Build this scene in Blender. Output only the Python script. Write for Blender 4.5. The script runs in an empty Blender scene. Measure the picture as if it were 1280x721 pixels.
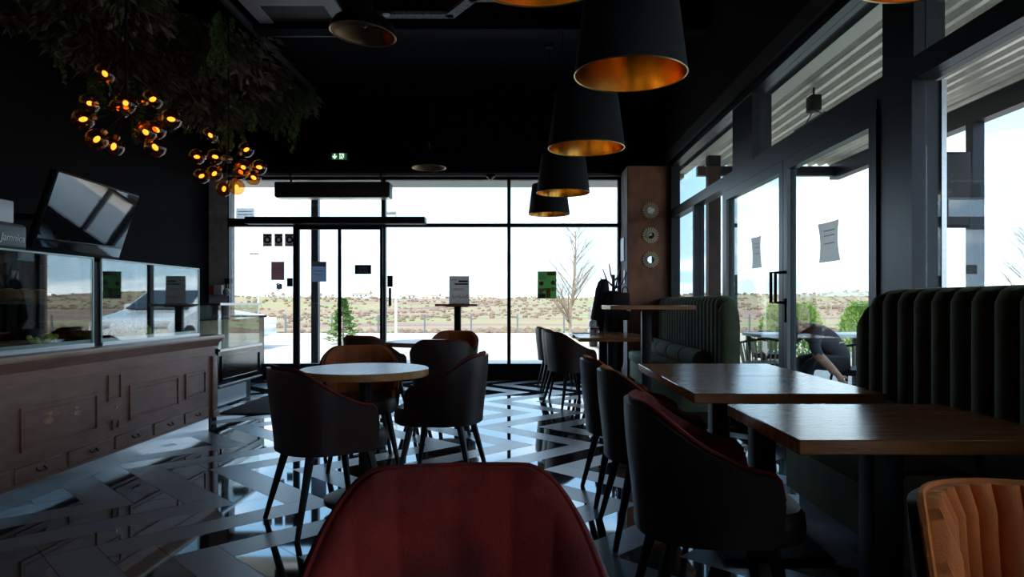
import bpy, bmesh, math, random
from mathutils import Vector, Matrix, noise
random.seed(7)
PI = math.pi
SC = bpy.context.scene
COL = SC.collection

# ------------------------------------------------------------------ camera
CAM_H = 1.13          # seated eye height
F = 860.0             # focal length in pixels of the 1280 x 721 frame
VX, VY = 655.0, 378.0 # vanishing point of the room's depth direction
cam = bpy.data.cameras.new('camera')
cam.sensor_width = 36.0
cam.lens = 36.0 * F / 1280.0
cam.shift_x = (640.0 - VX) / 1280.0
cam.shift_y = (VY - 360.5) / 1280.0
cam.clip_start = 0.05
cam.clip_end = 3000
camo = bpy.data.objects.new('camera', cam)
COL.objects.link(camo)
camo.location = (0, 0, CAM_H)
camo.rotation_euler = (PI / 2, 0, 0)
SC.camera = camo

# ------------------------------------------------------------------ world, sun, exposure
SC.view_settings.view_transform = 'Standard'
SC.view_settings.look = 'None'
SC.view_settings.exposure = 1.85
SC.view_settings.gamma = 1.0
SC.view_settings.use_curve_mapping = False

w = bpy.data.worlds.new('sky'); SC.world = w; w.use_nodes = True
nt = w.node_tree; nt.nodes.clear()
def wn(t, **k):
    n = nt.nodes.new(t)
    for a, v in k.items(): setattr(n, a, v)
    return n
tc = wn('ShaderNodeTexCoord')
sep = wn('ShaderNodeSeparateXYZ'); nt.links.new(tc.outputs['Generated'], sep.inputs[0])
# project the view direction onto a cloud layer overhead, so that clouds flatten towards the horizon
zz = wn('ShaderNodeMath', operation='MAXIMUM'); nt.links.new(sep.outputs['Z'], zz.inputs[0]); zz.inputs[1].default_value = 0.0
za = wn('ShaderNodeMath', operation='ADD'); nt.links.new(zz.outputs[0], za.inputs[0]); za.inputs[1].default_value = 0.14
dx = wn('ShaderNodeMath', operation='DIVIDE'); nt.links.new(sep.outputs['X'], dx.inputs[0]); nt.links.new(za.outputs[0], dx.inputs[1])
dy = wn('ShaderNodeMath', operation='DIVIDE'); nt.links.new(sep.outputs['Y'], dy.inputs[0]); nt.links.new(za.outputs[0], dy.inputs[1])
cmb = wn('ShaderNodeCombineXYZ'); nt.links.new(dx.outputs[0], cmb.inputs[0]); nt.links.new(dy.outputs[0], cmb.inputs[1])
nz = wn('ShaderNodeTexNoise'); nz.inputs['Scale'].default_value = 0.85; nz.inputs['Detail'].default_value = 6; nz.inputs['Roughness'].default_value = 0.55
nt.links.new(cmb.outputs[0], nz.inputs['Vector'])
cr = wn('ShaderNodeValToRGB'); cr.color_ramp.elements[0].position = 0.48; cr.color_ramp.elements[1].position = 0.74
nt.links.new(nz.outputs['Fac'], cr.inputs[0])
hz = wn('ShaderNodeValToRGB')
hz.color_ramp.elements[0].position = 0.0; hz.color_ramp.elements[0].color = (0.42, 0.60, 0.74, 1)
hz.color_ramp.elements[1].position = 0.35; hz.color_ramp.elements[1].color = (0.20, 0.42, 0.70, 1)
nt.links.new(zz.outputs[0], hz.inputs[0])
mx = wn('ShaderNodeMixRGB'); mx.inputs[2].default_value = (1.35, 1.37, 1.40, 1)
nt.links.new(cr.outputs[0], mx.inputs[0]); nt.links.new(hz.outputs[0], mx.inputs[1])
bg = wn('ShaderNodeBackground'); bg.inputs['Strength'].default_value = 1.0
nt.links.new(mx.outputs[0], bg.inputs[0])
wo = wn('ShaderNodeOutputWorld'); nt.links.new(bg.outputs[0], wo.inputs[0])

sun = bpy.data.lights.new('sun_offscreen', 'SUN'); sun.energy = 1.7; sun.angle = 0.01; sun.color = (1.0, 0.93, 0.82)
suno = bpy.data.objects.new('sun_offscreen', sun); COL.objects.link(suno)
suno.rotation_euler = Vector((0.22, 0.62, -0.78)).to_track_quat('-Z', 'Y').to_euler()
suno.location = (-10, -20, 30)

# ------------------------------------------------------------------ helpers
def px(x, y, Y):
    """point at depth Y seen at pixel (x, y)"""
    return Vector(((x - VX) / F * Y, Y, CAM_H - (y - VY) / F * Y))

MATS = {}
def mat(name, col, rough=0.5, metal=0.0, var=0.0, vscale=8.0, bump=0.0, bscale=60.0, ior=1.5, spec=0.5,
        col2=None, stretch=(1, 1, 1), sheen=0.0, emit=None, estr=0.0, wave=False, coat=0.0, detail=4.0, trans=0.0):
    if name in MATS: return MATS[name]
    m = bpy.data.materials.new(name); m.use_nodes = True
    t = m.node_tree; b = t.nodes['Principled BSDF']
    b.inputs['Base Color'].default_value = (*col, 1)
    b.inputs['Roughness'].default_value = rough
    b.inputs['Metallic'].default_value = metal
    b.inputs['IOR'].default_value = ior
    b.inputs['Specular IOR Level'].default_value = spec
    b.inputs['Coat Weight'].default_value = coat
    if sheen:
        b.inputs['Sheen Weight'].default_value = sheen
        b.inputs['Sheen Roughness'].default_value = 0.4
        b.inputs['Sheen Tint'].default_value = (*[min(1, c * 2.5 + .05) for c in col], 1)
    if emit:
        b.inputs['Emission Color'].default_value = (*emit, 1); b.inputs['Emission Strength'].default_value = estr
    if var or bump:
        tc = t.nodes.new('ShaderNodeTexCoord'); mp = t.nodes.new('ShaderNodeMapping')
        mp.inputs['Scale'].default_value = stretch
        t.links.new(tc.outputs['Object'], mp.inputs[0])
    if var:
        if wave:
            n = t.nodes.new('ShaderNodeTexWave'); n.inputs['Scale'].default_value = vscale
            n.inputs['Distortion'].default_value = 6; n.inputs['Detail'].default_value = 3; n.inputs['Detail Scale'].default_value = 1.5
        else:
            n = t.nodes.new('ShaderNodeTexNoise'); n.inputs['Scale'].default_value = vscale; n.inputs['Detail'].default_value = detail
        t.links.new(mp.outputs[0], n.inputs['Vector'])
        c2 = col2 if col2 else tuple(c * (1 - var) for c in col)
        mix = t.nodes.new('ShaderNodeMixRGB'); mix.inputs[1].default_value = (*col, 1); mix.inputs[2].default_value = (*c2, 1)
        rmp = t.nodes.new('ShaderNodeValToRGB'); rmp.color_ramp.elements[0].position = .35; rmp.color_ramp.elements[1].position = .65
        t.links.new(n.outputs['Fac'], rmp.inputs[0]); t.links.new(rmp.outputs[0], mix.inputs[0]); t.links.new(mix.outputs[0], b.inputs['Base Color'])
    if bump:
        n2 = t.nodes.new('ShaderNodeTexNoise'); n2.inputs['Scale'].default_value = bscale; n2.inputs['Detail'].default_value = 3
        t.links.new(mp.outputs[0], n2.inputs['Vector'])
        bp = t.nodes.new('ShaderNodeBump'); bp.inputs['Strength'].default_value = bump; bp.inputs['Distance'].default_value = .01
        t.links.new(n2.outputs['Fac'], bp.inputs['Height']); t.links.new(bp.outputs[0], b.inputs['Normal'])
    if trans:
        # thin sheet: part of the daylight behind it shines through
        tl_ = t.nodes.new('ShaderNodeBsdfTranslucent'); tl_.inputs[0].default_value = (*col, 1)
        ms = t.nodes.new('ShaderNodeMixShader'); ms.inputs[0].default_value = trans
        out = t.nodes['Material Output']
        t.links.new(b.outputs[0], ms.inputs[1]); t.links.new(tl_.outputs[0], ms.inputs[2]); t.links.new(ms.outputs[0], out.inputs[0])
    MATS[name] = m
    return m

def glass(name, tint=(1, 1, 1), ior=1.6):
    """thin pane: straight transmission and mirror reflection mixed by Fresnel"""
    if name in MATS: return MATS[name]
    m = bpy.data.materials.new(name); m.use_nodes = True
    t = m.node_tree; t.nodes.clear()
    fr = t.nodes.new('ShaderNodeFresnel'); fr.inputs['IOR'].default_value = ior
    tr = t.nodes.new('ShaderNodeBsdfTransparent'); tr.inputs[0].default_value = (*tint, 1)
    gl = t.nodes.new('ShaderNodeBsdfGlossy'); gl.inputs['Roughness'].default_value = 0.0
    mx = t.nodes.new('ShaderNodeMixShader'); o = t.nodes.new('ShaderNodeOutputMaterial')
    # use the geometric facing on both sides of the pane so that the back side does not turn into total reflection
    lw = t.nodes.new('ShaderNodeNewGeometry')
    vm = t.nodes.new('ShaderNodeMix'); vm.data_type = 'FLOAT'
    vm.inputs[2].default_value = ior; vm.inputs[3].default_value = 1.0 / ior if False else ior
    t.links.new(lw.outputs['Backfacing'], vm.inputs[0])
    mr = t.nodes.new('ShaderNodeMath'); mr.operation = 'DIVIDE'
    # Fresnel node inverts ior on back faces; feed the inverse there so both sides behave alike
    inv = t.nodes.new('ShaderNodeMath'); inv.operation = 'POWER'; inv.inputs[0].default_value = ior
    pw = t.nodes.new('ShaderNodeMath'); pw.operation = 'MULTIPLY_ADD'; pw.inputs[1].default_value = -2.0; pw.inputs[2].default_value = 1.0
    t.links.new(lw.outputs['Backfacing'], pw.inputs[0]); t.links.new(pw.outputs[0], inv.inputs[1])
    t.links.new(inv.outputs[0], fr.inputs['IOR'])
    t.nodes.remove(vm); t.nodes.remove(mr)
    t.links.new(fr.outputs[0], mx.inputs[0]); t.links.new(tr.outputs[0], mx.inputs[1]); t.links.new(gl.outputs[0], mx.inputs[2])
    t.links.new(mx.outputs[0], o.inputs[0])
    MATS[name] = m
    return m

def emit(name, col, s):
    return mat(name, col, emit=col, estr=s)

# --- mesh pieces: each adds to a bmesh
def box(bm, x0, x1, y0, y1, z0, z1):
    v = [bm.verts.new(p) for p in ((x0,y0,z0),(x1,y0,z0),(x1,y1,z0),(x0,y1,z0),(x0,y0,z1),(x1,y0,z1),(x1,y1,z1),(x0,y1,z1))]
    for f in ((0,3,2,1),(4,5,6,7),(0,1,5,4),(1,2,6,5),(2,3,7,6),(3,0,4,7)):
        bm.faces.new([v[i] for i in f])
    return bm
def B(*a):
    bm = bmesh.new(); return box(bm, *a)
def bevel(bm, off, seg=2):
    bmesh.ops.bevel(bm, geom=list(bm.edges), offset=off, segments=seg, profile=.5, affect='EDGES', clamp_overlap=True)
    return bm
def RB(x0, x1, y0, y1, z0, z1, off=.01, seg=2):
    return bevel(B(x0, x1, y0, y1, z0, z1), off, seg)
def quad_xz(x0, x1, y, z0, z1):
    bm = bmesh.new(); bm.faces.new([bm.verts.new(p) for p in ((x0,y,z0),(x1,y,z0),(x1,y,z1),(x0,y,z1))]); return bm
def prism(bm, pts, d):
    """polygon pts (3D) extruded by vector d"""
    a = [bm.verts.new(p) for p in pts]; b = [bm.verts.new(Vector(p) + Vector(d)) for p in pts]
    n = len(a)
    bm.faces.new(a[::-1]); bm.faces.new(b)
    for i in range(n): bm.faces.new([a[i], a[(i+1)%n], b[(i+1)%n], b[i]])
    return bm
def tube(bm, pts, rad, n=8, cap=True):
    pts = [Vector(p) for p in pts]
    if not hasattr(rad, '__len__'): rad = [rad] * len(pts)
    rings = []
    ref = None
    for i, p in enumerate(pts):
        d = (pts[min(i+1, len(pts)-1)] - pts[max(i-1, 0)]).normalized()
        if ref is None:
            ref = Vector((0,0,1)) if abs(d.z) < .9 else Vector((1,0,0))
        u = d.cross(ref).normalized(); v = d.cross(u).normalized()
        ref = -v if False else u.cross(d)
        rings.append([bm.verts.new(p + (u*math.cos(2*PI*k/n) + v*math.sin(2*PI*k/n)) * rad[i]) for k in range(n)])
    for a, b in zip(rings, rings[1:]):
        for k in range(n): bm.faces.new([a[k], a[(k+1)%n], b[(k+1)%n], b[k]])
    if cap and n > 2:
        bm.faces.new(rings[0][::-1]); bm.faces.new(rings[-1])
    return bm
def T(pts, rad, n=8): return tube(bmesh.new(), pts, rad, n)
def lathe(bm, prof, n=24, c=(0,0,0), closed=False):
    c = Vector(c); rings = []
    for r, z in prof:
        if r < 1e-5: rings.append([bm.verts.new(c + Vector((0,0,z)))])
        else: rings.append([bm.verts.new(c + Vector((r*math.cos(2*PI*k/n), r*math.sin(2*PI*k/n), z))) for k in range(n)])
    pr = list(zip(rings, rings[1:]))
    if closed: pr.append((rings[-1], rings[0]))
    for a, b in pr:
        for k in range(n):
            if len(a) == 1 and len(b) == 1: continue
            if len(a) == 1: bm.faces.new([a[0], b[(k+1)%n], b[k]])
            elif len(b) == 1: bm.faces.new([a[k], a[(k+1)%n], b[0]])
            else: bm.faces.new([a[k], a[(k+1)%n], b[(k+1)%n], b[k]])
    return bm
def L(prof, n=24, c=(0,0,0), closed=False): return lathe(bmesh.new(), prof, n, c, closed)
def ball(bm, c, r, u=12, v=8, s=(1,1,1)):
    bmesh.ops.create_uvsphere(bm, u_segments=u, v_segments=v, radius=r, matrix=Matrix.Translation(c) @ Matrix.Diagonal((*s, 1)))
    return bm

def smooth_mesh(me, ang=40):
    for p in me.polygons: p.use_smooth = True
    try: me.set_sharp_from_angle(angle=math.radians(ang))
    except Exception: pass
def mesh_of(name, bm, m, smooth=True, ang=40):
    bmesh.ops.recalc_face_normals(bm, faces=list(bm.faces))
    me = bpy.data.meshes.new(name); bm.to_mesh(me); bm.free()
    for q in (m if isinstance(m, (list, tuple)) else [m]): me.materials.append(q)
    if smooth: smooth_mesh(me, ang)
    return me
def obj(name, bm, m, parent=None, smooth=True, ang=40):
    me = bm if isinstance(bm, bpy.types.Mesh) else mesh_of(name, bm, m, smooth, ang)
    o = bpy.data.objects.new(name, me); COL.objects.link(o)
    if parent: o.parent = parent
    return o
def tag(o, label, cat=None, group=None, kind=None):
    o['label'] = label
    if cat: o['category'] = cat
    if group: o['group'] = group
    if kind: o['kind'] = kind
    return o
def thing(name, label, cat, loc=(0,0,0), rz=0, group=None, kind=None):
    o = bpy.data.objects.new(name, None); COL.objects.link(o); o.empty_display_size = .1
    o.location = loc; o.rotation_euler = (0, 0, rz)
    return tag(o, label, cat, group, kind)
def struct(name, label, cat, bm=None, m=None):
    if bm is None: return thing(name, label, cat, kind='structure')
    return tag(obj(name, bm, m), label, cat, kind='structure')
def text_mesh(s, size, m, depth=.001, align='CENTER', shear=0.0):
    cu = bpy.data.curves.new('lettering', 'FONT'); cu.body = s; cu.size = size; cu.align_x = align; cu.align_y = 'CENTER'
    cu.extrude = depth; cu.shear = shear
    o = bpy.data.objects.new('lettering', cu); COL.objects.link(o)
    me = bpy.data.meshes.new_from_object(o.evaluated_get(bpy.context.evaluated_depsgraph_get()))
    bpy.data.objects.remove(o); bpy.data.curves.remove(cu)
    me.materials.clear(); me.materials.append(m)
    return me

# ------------------------------------------------------------------ materials
M_black = mat('black_paint', (.012,.012,.016), .75, var=.3, vscale=3)
M_ceil = mat('ceiling_black', (.005,.005,.008), .9, spec=.2, var=.3, vscale=2, bump=.2, bscale=20)
M_wallblk = mat('wall_black', (.004,.0025,.0045), .85, spec=.15, var=.3, vscale=4)
M_alu = mat('anthracite_aluminium', (.035,.04,.048), .38, .5, var=.15, vscale=5)
M_aludark = mat('dark_frame', (.012,.013,.018), .45, .3)
M_glass = glass('window_glass', (.97,.985,.98), 1.5)
M_glassr = glass('door_glass', (.93,.97,.96), 1.75)
M_glassv = glass('vitrine_glass', (.92,.97,.95), 2.1)
M_leather = mat('dark_leather', (.050,.022,.018), .42, var=.4, vscale=7, bump=.12, bscale=160)
M_leather2 = mat('brown_leather', (.10,.038,.016), .45, var=.4, vscale=7, bump=.12, bscale=160)
M_red = mat('red_velvet', (.27,.014,.008), .85, var=.6, vscale=7, bump=.25, bscale=220, sheen=.25)
M_rust = mat('rust_velvet', (.46,.11,.025), .85, var=.4, vscale=9, bump=.25, bscale=220, sheen=.3)
M_orange = mat('orange_velvet', (.88,.23,.05), .85, var=.25, vscale=8, bump=.25, bscale=220, sheen=.25)
M_green = mat('green_velvet', (.078,.090,.040), .8, var=.35, vscale=10, bump=.25, bscale=200, sheen=.7)
M_wood = mat('oak_veneer', (.56,.20,.07), .19, var=.4, vscale=5, stretch=(1,9,6), bump=.06, bscale=40, col2=(.36,.12,.045), detail=8)
M_woodr = mat('oak_veneer_along', (.66,.29,.10), .3, var=.4, vscale=5, stretch=(9,1,6), bump=.06, bscale=40, col2=(.48,.20,.07), detail=8)
M_legs = mat('black_wood', (.006,.006,.008), .35)
M_steel = mat('black_steel', (.005,.005,.006), .5, spec=.3)
M_gold = mat('gold_foil', (1.0,.50,.10), .22, 1.0, bump=.25, bscale=9)
M_bronze = mat('bronze_lining', (.42,.27,.14), .35, .8, var=.3, vscale=6)
M_brass = mat('brass', (.75,.58,.28), .3, 1.0)
M_sun = mat('pale_gold', (.92,.80,.50), .45, .0)
M_shade = mat('black_shade_fabric', (.012,.012,.016), .8, bump=.3, bscale=300)
M_counter = mat('counter_wood', (.36,.16,.115), .42, var=.3, vscale=5, stretch=(4,1,4), bump=.08, bscale=80)
M_ctop = mat('counter_top', (.50,.30,.20), .35, var=.3, vscale=4, stretch=(6,1,6))
M_stain = mat('worn_wood', (.72,.34,.20), .5, var=.4, vscale=20)
M_kick = mat('brushed_steel', (.62,.63,.65), .28, 1.0, var=.1, vscale=30, stretch=(1,.1,4))
M_white = mat('white_plastic', (.75,.75,.75), .4)
M_screen = mat('screen_glass', (.01,.01,.012), .03, 0.0, ior=2.6, bump=.03, bscale=3)
M_paper = mat('paper', (.78,.74,.70), .8, var=.1, vscale=10, trans=.55)
M_red_plastic = mat('red_plastic', (.5,.03,.02), .4)
M_pillar = mat('rust_plaster', (.55,.22,.12), .5, var=.6, vscale=5, stretch=(1,1,.6), bump=.2, bscale=30, col2=(.33,.125,.075), detail=8)
M_plast = mat('grey_plaster', (.50,.45,.46), .8, var=.3, vscale=9, bump=.2)
M_bark2 = mat('bark_panel', (.28,.24,.23), .8, var=.6, vscale=9, stretch=(1,1,.3), bump=.5, bscale=30)
M_grout = mat('grout', (.03,.03,.032), .9)
M_asphalt = mat('light_paving', (.55,.49,.42), .9, var=.25, vscale=.6, detail=6)
M_concrete = mat('concrete', (.62,.58,.52), .9, var=.2, vscale=3)
# ------------------------------------------------------------------ the room
XL, XR, YB, YF, ZC = -4.6, 2.05, -4.0, 10.1, 4.25
M_tile_g = mat('polished_black_marble', (.010,.010,.013), .035, var=.9, vscale=2.2, ior=2.7, bump=0, col2=(.035,.03,.028), stretch=(1,6,1), wave=True)
M_tile_m = mat('matt_grey_tile', (.23,.235,.26), .30, var=.18, vscale=3, ior=2.0, bump=.05, bscale=200)

floor = struct('floor', 'black and grey zigzag tiled cafe floor', 'floor')
obj('screed', B(XL, XR + .1, YB, YF + .05, -.06, -.006), M_grout, floor)
def clip(poly, x0, x1, y0, y1):
    for ax, lim, sg in ((0, x0, 1), (0, x1, -1), (1, y0, 1), (1, y1, -1)):
        out = []
        for i in range(len(poly)):
            a, b = poly[i-1], poly[i]
            da, db = (a[ax]-lim)*sg, (b[ax]-lim)*sg
            if da >= 0 and db >= 0: out.append(b)
            elif da >= 0 or db >= 0:
                t = da/(da-db); c = (a[0]+(b[0]-a[0])*t, a[1]+(b[1]-a[1])*t); out.append(c)
                if db >= 0: out.append(b)
        poly = out
        if len(poly) < 3: return []
    return poly
S2 = math.sqrt(.5)
PW, PL = .2, .8 / S2
e1, n1 = (S2, -S2), (S2, S2)
P0 = (-.44, 6.26)
rest = {0: bmesh.new(), 1: bmesh.new()}
cnt = 0
def at_e(o, a, b): return (o[0] + e1[0]*a + n1[0]*b, o[1] + e1[1]*a + n1[1]*b)
g = .0015
for k in range(-22, 22):
    for m in range(-8, 5):
        o = (P0[0] + k*PW/S2, P0[1] + m*1.6)
        for a0, a1, b0, b1 in ((0, PL, 0, PW), (PL, PL+PW, PW-PL, PW)):
            poly = [at_e(o, a0+g, b0+g), at_e(o, a1-g, b0+g), at_e(o, a1-g, b1-g), at_e(o, a0+g, b1-g)]
            poly = clip(poly, XL, XR, YB, YF)
            if not poly: continue
            cx = sum(p[0] for p in poly)/len(poly); cy = sum(p[1] for p in poly)/len(poly)
            par = k % 2
            seen = cy > 2.6 and not (cx < -2.85 and cy < 6.3) and abs((cx)) < 4.7 and -.86*cy < cx + .35
            if seen and cnt < 296:
                bm = prism(bmesh.new(), [(p[0]-cx, p[1]-cy, -.006) for p in poly], (0,0,.006))
                t_ = obj('grey_floor_tile' if par == 0 else 'black_floor_tile', bm, M_tile_m if par == 0 else M_tile_g, floor, smooth=False)
                t_.location = (cx, cy, 0); cnt += 1
            else:
                prism(rest[par], [(p[0], p[1], -.006) for p in poly], (0,0,.006))
r0 = obj('grey_floor_tile', rest[0], M_tile_m, floor, smooth=False); r0['kind'] = 'stuff'
r1 = obj('black_floor_tile', rest[1], M_tile_g, floor, smooth=False); r1['kind'] = 'stuff'

struct('ceiling', 'black painted ceiling above the cafe', 'ceiling', B(XL-.2, XR+.2, YB-.2, YF+.2, ZC, ZC+.15), M_ceil)
struct('wall_left', 'black wall behind the bar counter', 'wall', B(XL-.2, XL, YB-.2, YF+.2, -.06, ZC), M_wallblk)
struct('wall_back', 'dark solid wall opposite the entrance glazing', 'wall', B(XL, XR+.2, YB-.2, YB, -.06, ZC), M_wallblk)
wf = struct('wall_far', 'black wall above the entrance glazing with dark plinth', 'wall')
obj('upper_wall', B(XL, XR+.2, YF-.05, YF+.2, 3.0, ZC), M_wallblk, wf)
obj('plinth', B(-4.33, 1.425, YF-.06, YF+.06, 0, .19), M_aludark, wf)
obj('soffit_strip', B(-4.4, 1.42, YF-.14, YF-.05, 2.965, 3.01), mat('grey_strip', (.16,.16,.18), .5), wf)
obj('ceiling_joint', B(-3.0, XR-.25, YF-.075, YF-.05, 4.17, 4.20), M_aludark, wf)
wp = struct('wall_pilaster', 'pale grey plastered pilaster beside the entrance glazing', 'wall', B(XL, -4.33, YF-.06, YF+.2, 0, 3.0), M_plast)
pl = struct('wall_pillar', 'rust brown plastered pillar between entrance glazing and green bench', 'wall')
obj('pillar_core', B(1.432, XR+.02, 9.43, YF+.2, 0, 3.0), M_pillar, pl)
obj('pillar_cladding', B(1.415, 1.432, 9.432, YF+.02, 0, 3.0), M_bark2, pl)
wr = struct('wall_right', 'black bulkhead beam along the top of the terrace glazing', 'wall')
obj('bulkhead', B(1.95, XR+.2, YB, YF+.2, 3.02, ZC), M_wallblk, wr)
obj('bulkhead_edge', B(1.925, 1.95, YB, 9.43, 3.02, 3.16), M_black, wr)
obj('threshold', B(XR-.04, XR+.12, YB, 9.43, 0, .035), M_aludark, wr)

# --- far glazing and sliding entrance
win1 = struct('window_1', 'tall shopfront window beside the sliding entrance', 'window')
def fbar(x0, x1, z0, z1, d0=.05, d1=.05, par=None, m=None, nm='frame_bar'):
    return obj(nm, B(x0, x1, YF-d0, YF+d1, z0, z1), m or M_aludark, par or win1)
fbar(-4.36, -4.31, .19, 2.97); fbar(-2.085, -2.025, .19, 2.97); fbar(-.245, -.195, .19, 2.97); fbar(1.37, 1.425, .19, 2.97)
fbar(-4.36, 1.425, 2.92, 2.975); fbar(-4.36, 1.425, .185, .235)
fbar(-2.05, 1.4, 2.235, 2.285); fbar(-4.36, -2.05, 2.24, 2.36)
def fpane(x0, x1, z0, z1, par, y=YF, m=None):
    return obj('pane', B(x0, x1, y-.003, y+.003, z0, z1), m or M_glass, par, smooth=False)
for x0, x1 in ((-2.03, -.24), (-.2, 1.375)):
    fpane(x0, x1, .23, 2.24, win1); fpane(x0, x1, 2.28, 2.925, win1)
fpane(-4.32, -2.08, 2.355, 2.925, win1)
fpane(-4.32, -3.32, .23, 2.245, win1)
d1 = struct('door_1', 'automatic glass sliding entrance door with black frame', 'door')
def leaf(x0, x1, y, wl=.06, wr_=.06, par=d1):
    o = obj('door_leaf', box(box(box(B(x0, x0+wl, y-.025, y+.025, .02, 2.25), x1-wr_, x1, y-.025, y+.025, .02, 2.25), x0+wl, x1-wr_, y-.025, y+.025, .02, .10), x0+wl, x1-wr_, y-.025, y+.025, 2.19, 2.25), M_aludark, par)
    obj('pane', B(x0+wl, x1-wr_, y-.003, y+.003, .10, 2.19), M_glass, o, smooth=False)
    return o
leaf(-3.35, -2.66, YF-.1, .09, .04); leaf(-2.70, -2.05, YF-.1, .04, .04)
obj('door_operator', RB(-4.0, -1.42, YF-.26, YF-.05, 2.26, 2.36, .01), M_aludark, d1)
obj('operator_label', B(-4.0, -3.2, YF-.262, YF-.26, 2.255, 2.262), M_kick, d1)

# --- right glazing: Y runs along the wall, thickness along X
def rbar(y0, y1, z0, z1, par, x0=XR-.06, x1=XR+.06, m=None, nm='frame_bar'):
    return obj(nm, B(x0, x1, y0, y1, z0, z1), m or M_alu, par)
def rpane(y0, y1, z0, z1, par, m=None, x=XR+.01):
    return obj('pane', B(x-.003, x+.003, y0, y1, z0, z1), m or M_glassr, par, smooth=False)
win2 = struct('window_2', 'clerestory strip window above the terrace doors', 'window')
rbar(YB, 9.43, 2.27, 2.385, win2)
rbar(YB, 9.43, 2.97, 3.03, win2)
for y0, y1, w_ in ((6.03, 6.6, .12), (3.53, 3.84, .11)):
    rbar(y0, y1, 2.385, 2.97, win2, XR-.05, XR+w_)
rbar(9.30, 9.43, .03, 2.97, win2)
ys = [-4, -1.9, .4, 3.32, 3.74, 6.03, 6.6, 9.3]
for a, b in ((-4, -1.9), (-1.9, .4), (.4, 3.53), (3.84, 6.03), (6.6, 9.3)):
    rpane(a, b, 2.385, 2.97, win2)
for y in (-1.9, .4): rbar(y-.04, y+.04, .03, 2.97, win2)
win3 = struct('window_3', 'tall fixed window beside the long green bench', 'window')
rbar(6.80, 6.90, .03, 2.27, win3); rbar(8.05, 8.12, .03, 2.27, win3)
rpane(6.9, 8.05, .1, 2.27, win3); rpane(8.12, 9.3, .1, 2.27, win3)
rbar(6.9, 9.3, .03, .1, win3)
win4 = struct('window_4', 'large fixed window behind the channelled bench near the table', 'window')
rbar(3.53, 3.68, .03, 2.27, win4, XR-.06, XR+.11, M_alu, 'column')
rbar(YB, 3.53, .03, .1, win4)
rbar(3.515, 3.53, .03, 2.27, win4, XR+.085, XR+.11, M_kick, 'edge_strip')
for a, b in ((-4, -1.94), (-1.86, .36), (.44, 3.52)): rpane(a, b, .1, 2.27, win4, M_glass)
d2 = struct('door_2', 'wide glazed double door to the terrace with black pull handles', 'door')
rbar(3.68, 3.86, .03, 2.27, d2, XR-.06, XR+.06, M_alu, 'door_jamb')
rbar(3.86, 6.8, 2.22, 2.27, d2, XR-.07, XR+.05, M_alu, 'door_head')
for y0, y1, hs in ((3.86, 5.24, 1), (5.25, 6.79, -1)):
    bm = bmesh.new()
    fw = .085
    for a in ((y0, y0+fw, .035, 2.215), (y1-fw, y1, .035, 2.215), (y0+fw, y1-fw, .035, .13), (y0+fw, y1-fw, 2.13, 2.215)):
        box(bm, XR-.075, XR-.01, *a)
    lf = obj('door_leaf', bm, M_alu, d2)
    rpane(y0+fw, y1-fw, .13, 2.13, lf, x=XR-.04)
    bead = bmesh.new()
    ye = y1-fw if hs > 0 else y1-fw
    box(bead, XR-.082, XR-.06, ye-.012, ye, .13, 2.13)
    obj('glazing_bead', bead, mat('grey_seal', (.25,.26,.24), .5), lf)
    yh = y1-.04 if hs > 0 else y0+.045
    h = bmesh.new()
    tube(h, [(XR-.075, yh, 1.13), (XR-.15, yh, 1.13), (XR-.15, yh, 1.36), (XR-.075, yh, 1.36)], .013, 6)
    obj('handle', h, M_steel, lf)
    if hs > 0: obj('lock_plate', B(XR-.09, XR-.07, yh-.025, yh+.025, .98, 1.16), M_steel, lf)
# ------------------------------------------------------------------ outside: ground, terrain, terrace
gp = struct('ground_paving', 'pale sunlit paved forecourt outside the glazing', 'paving', B(-60, 40, YF+.1, 21, -.12, -.02), M_asphalt)
struct('ground_terrace', 'pale terrace paving beside the building', 'paving', box(B(XR+.12, 40, -30, YF+.1, -.12, -.02), -60, XL-.2, -30, YF+.1, -.12, -.021), M_asphalt)
struct('kerb_wall', 'low pale concrete wall at the edge of the forecourt', 'wall', RB(-40, 40, 21, 21.3, -.1, .18, .02), M_concrete)

def hgt(x, y):
    r = math.hypot(x, y)
    z = -.25
    if r > 24: z -= min(1.0, (r-24)/60) * 1.6
    if r > 90: z += (r-90) * .0135
    z += noise.noise(Vector((x*.006, y*.006, 3))) * min(1, max(0, (r-60)/200)) * 7
    z += noise.noise(Vector((x*.03, y*.03, 8))) * min(1, max(0, (r-40)/100)) * .9
    if r > 650: z -= (r-650)*.03
    return z
bm = bmesh.new()
NA, rings = 220, []
for i in range(46):
    r = 21.2 * (1.088 ** i)
    rings.append([bm.verts.new((r*math.sin(2*PI*k/NA), r*math.cos(2*PI*k/NA), hgt(r*math.sin(2*PI*k/NA), r*math.cos(2*PI*k/NA)) if i else -.3)) for k in range(NA)])
for a, b in zip(rings, rings[1:]):
    for k in range(NA): bm.faces.new([a[k], a[(k+1)%NA], b[(k+1)%NA], b[k]])
M_field = mat('winter_fields', (.42,.30,.17), .95)
t = M_field.node_tree; b_ = t.nodes['Principled BSDF']
tc_ = t.nodes.new('ShaderNodeTexCoord'); mp_ = t.nodes.new('ShaderNodeMapping'); mp_.inputs['Scale'].default_value = (.012,.035,.01)
t.links.new(tc_.outputs['Object'], mp_.inputs[0])
n_ = t.nodes.new('ShaderNodeTexNoise'); n_.inputs['Scale'].default_value = 1.0; n_.inputs['Detail'].default_value = 9; n_.inputs['Roughness'].default_value = .65
t.links.new(mp_.outputs[0], n_.inputs['Vector'])
rp = t.nodes.new('ShaderNodeValToRGB'); el = rp.color_ramp.elements
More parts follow.
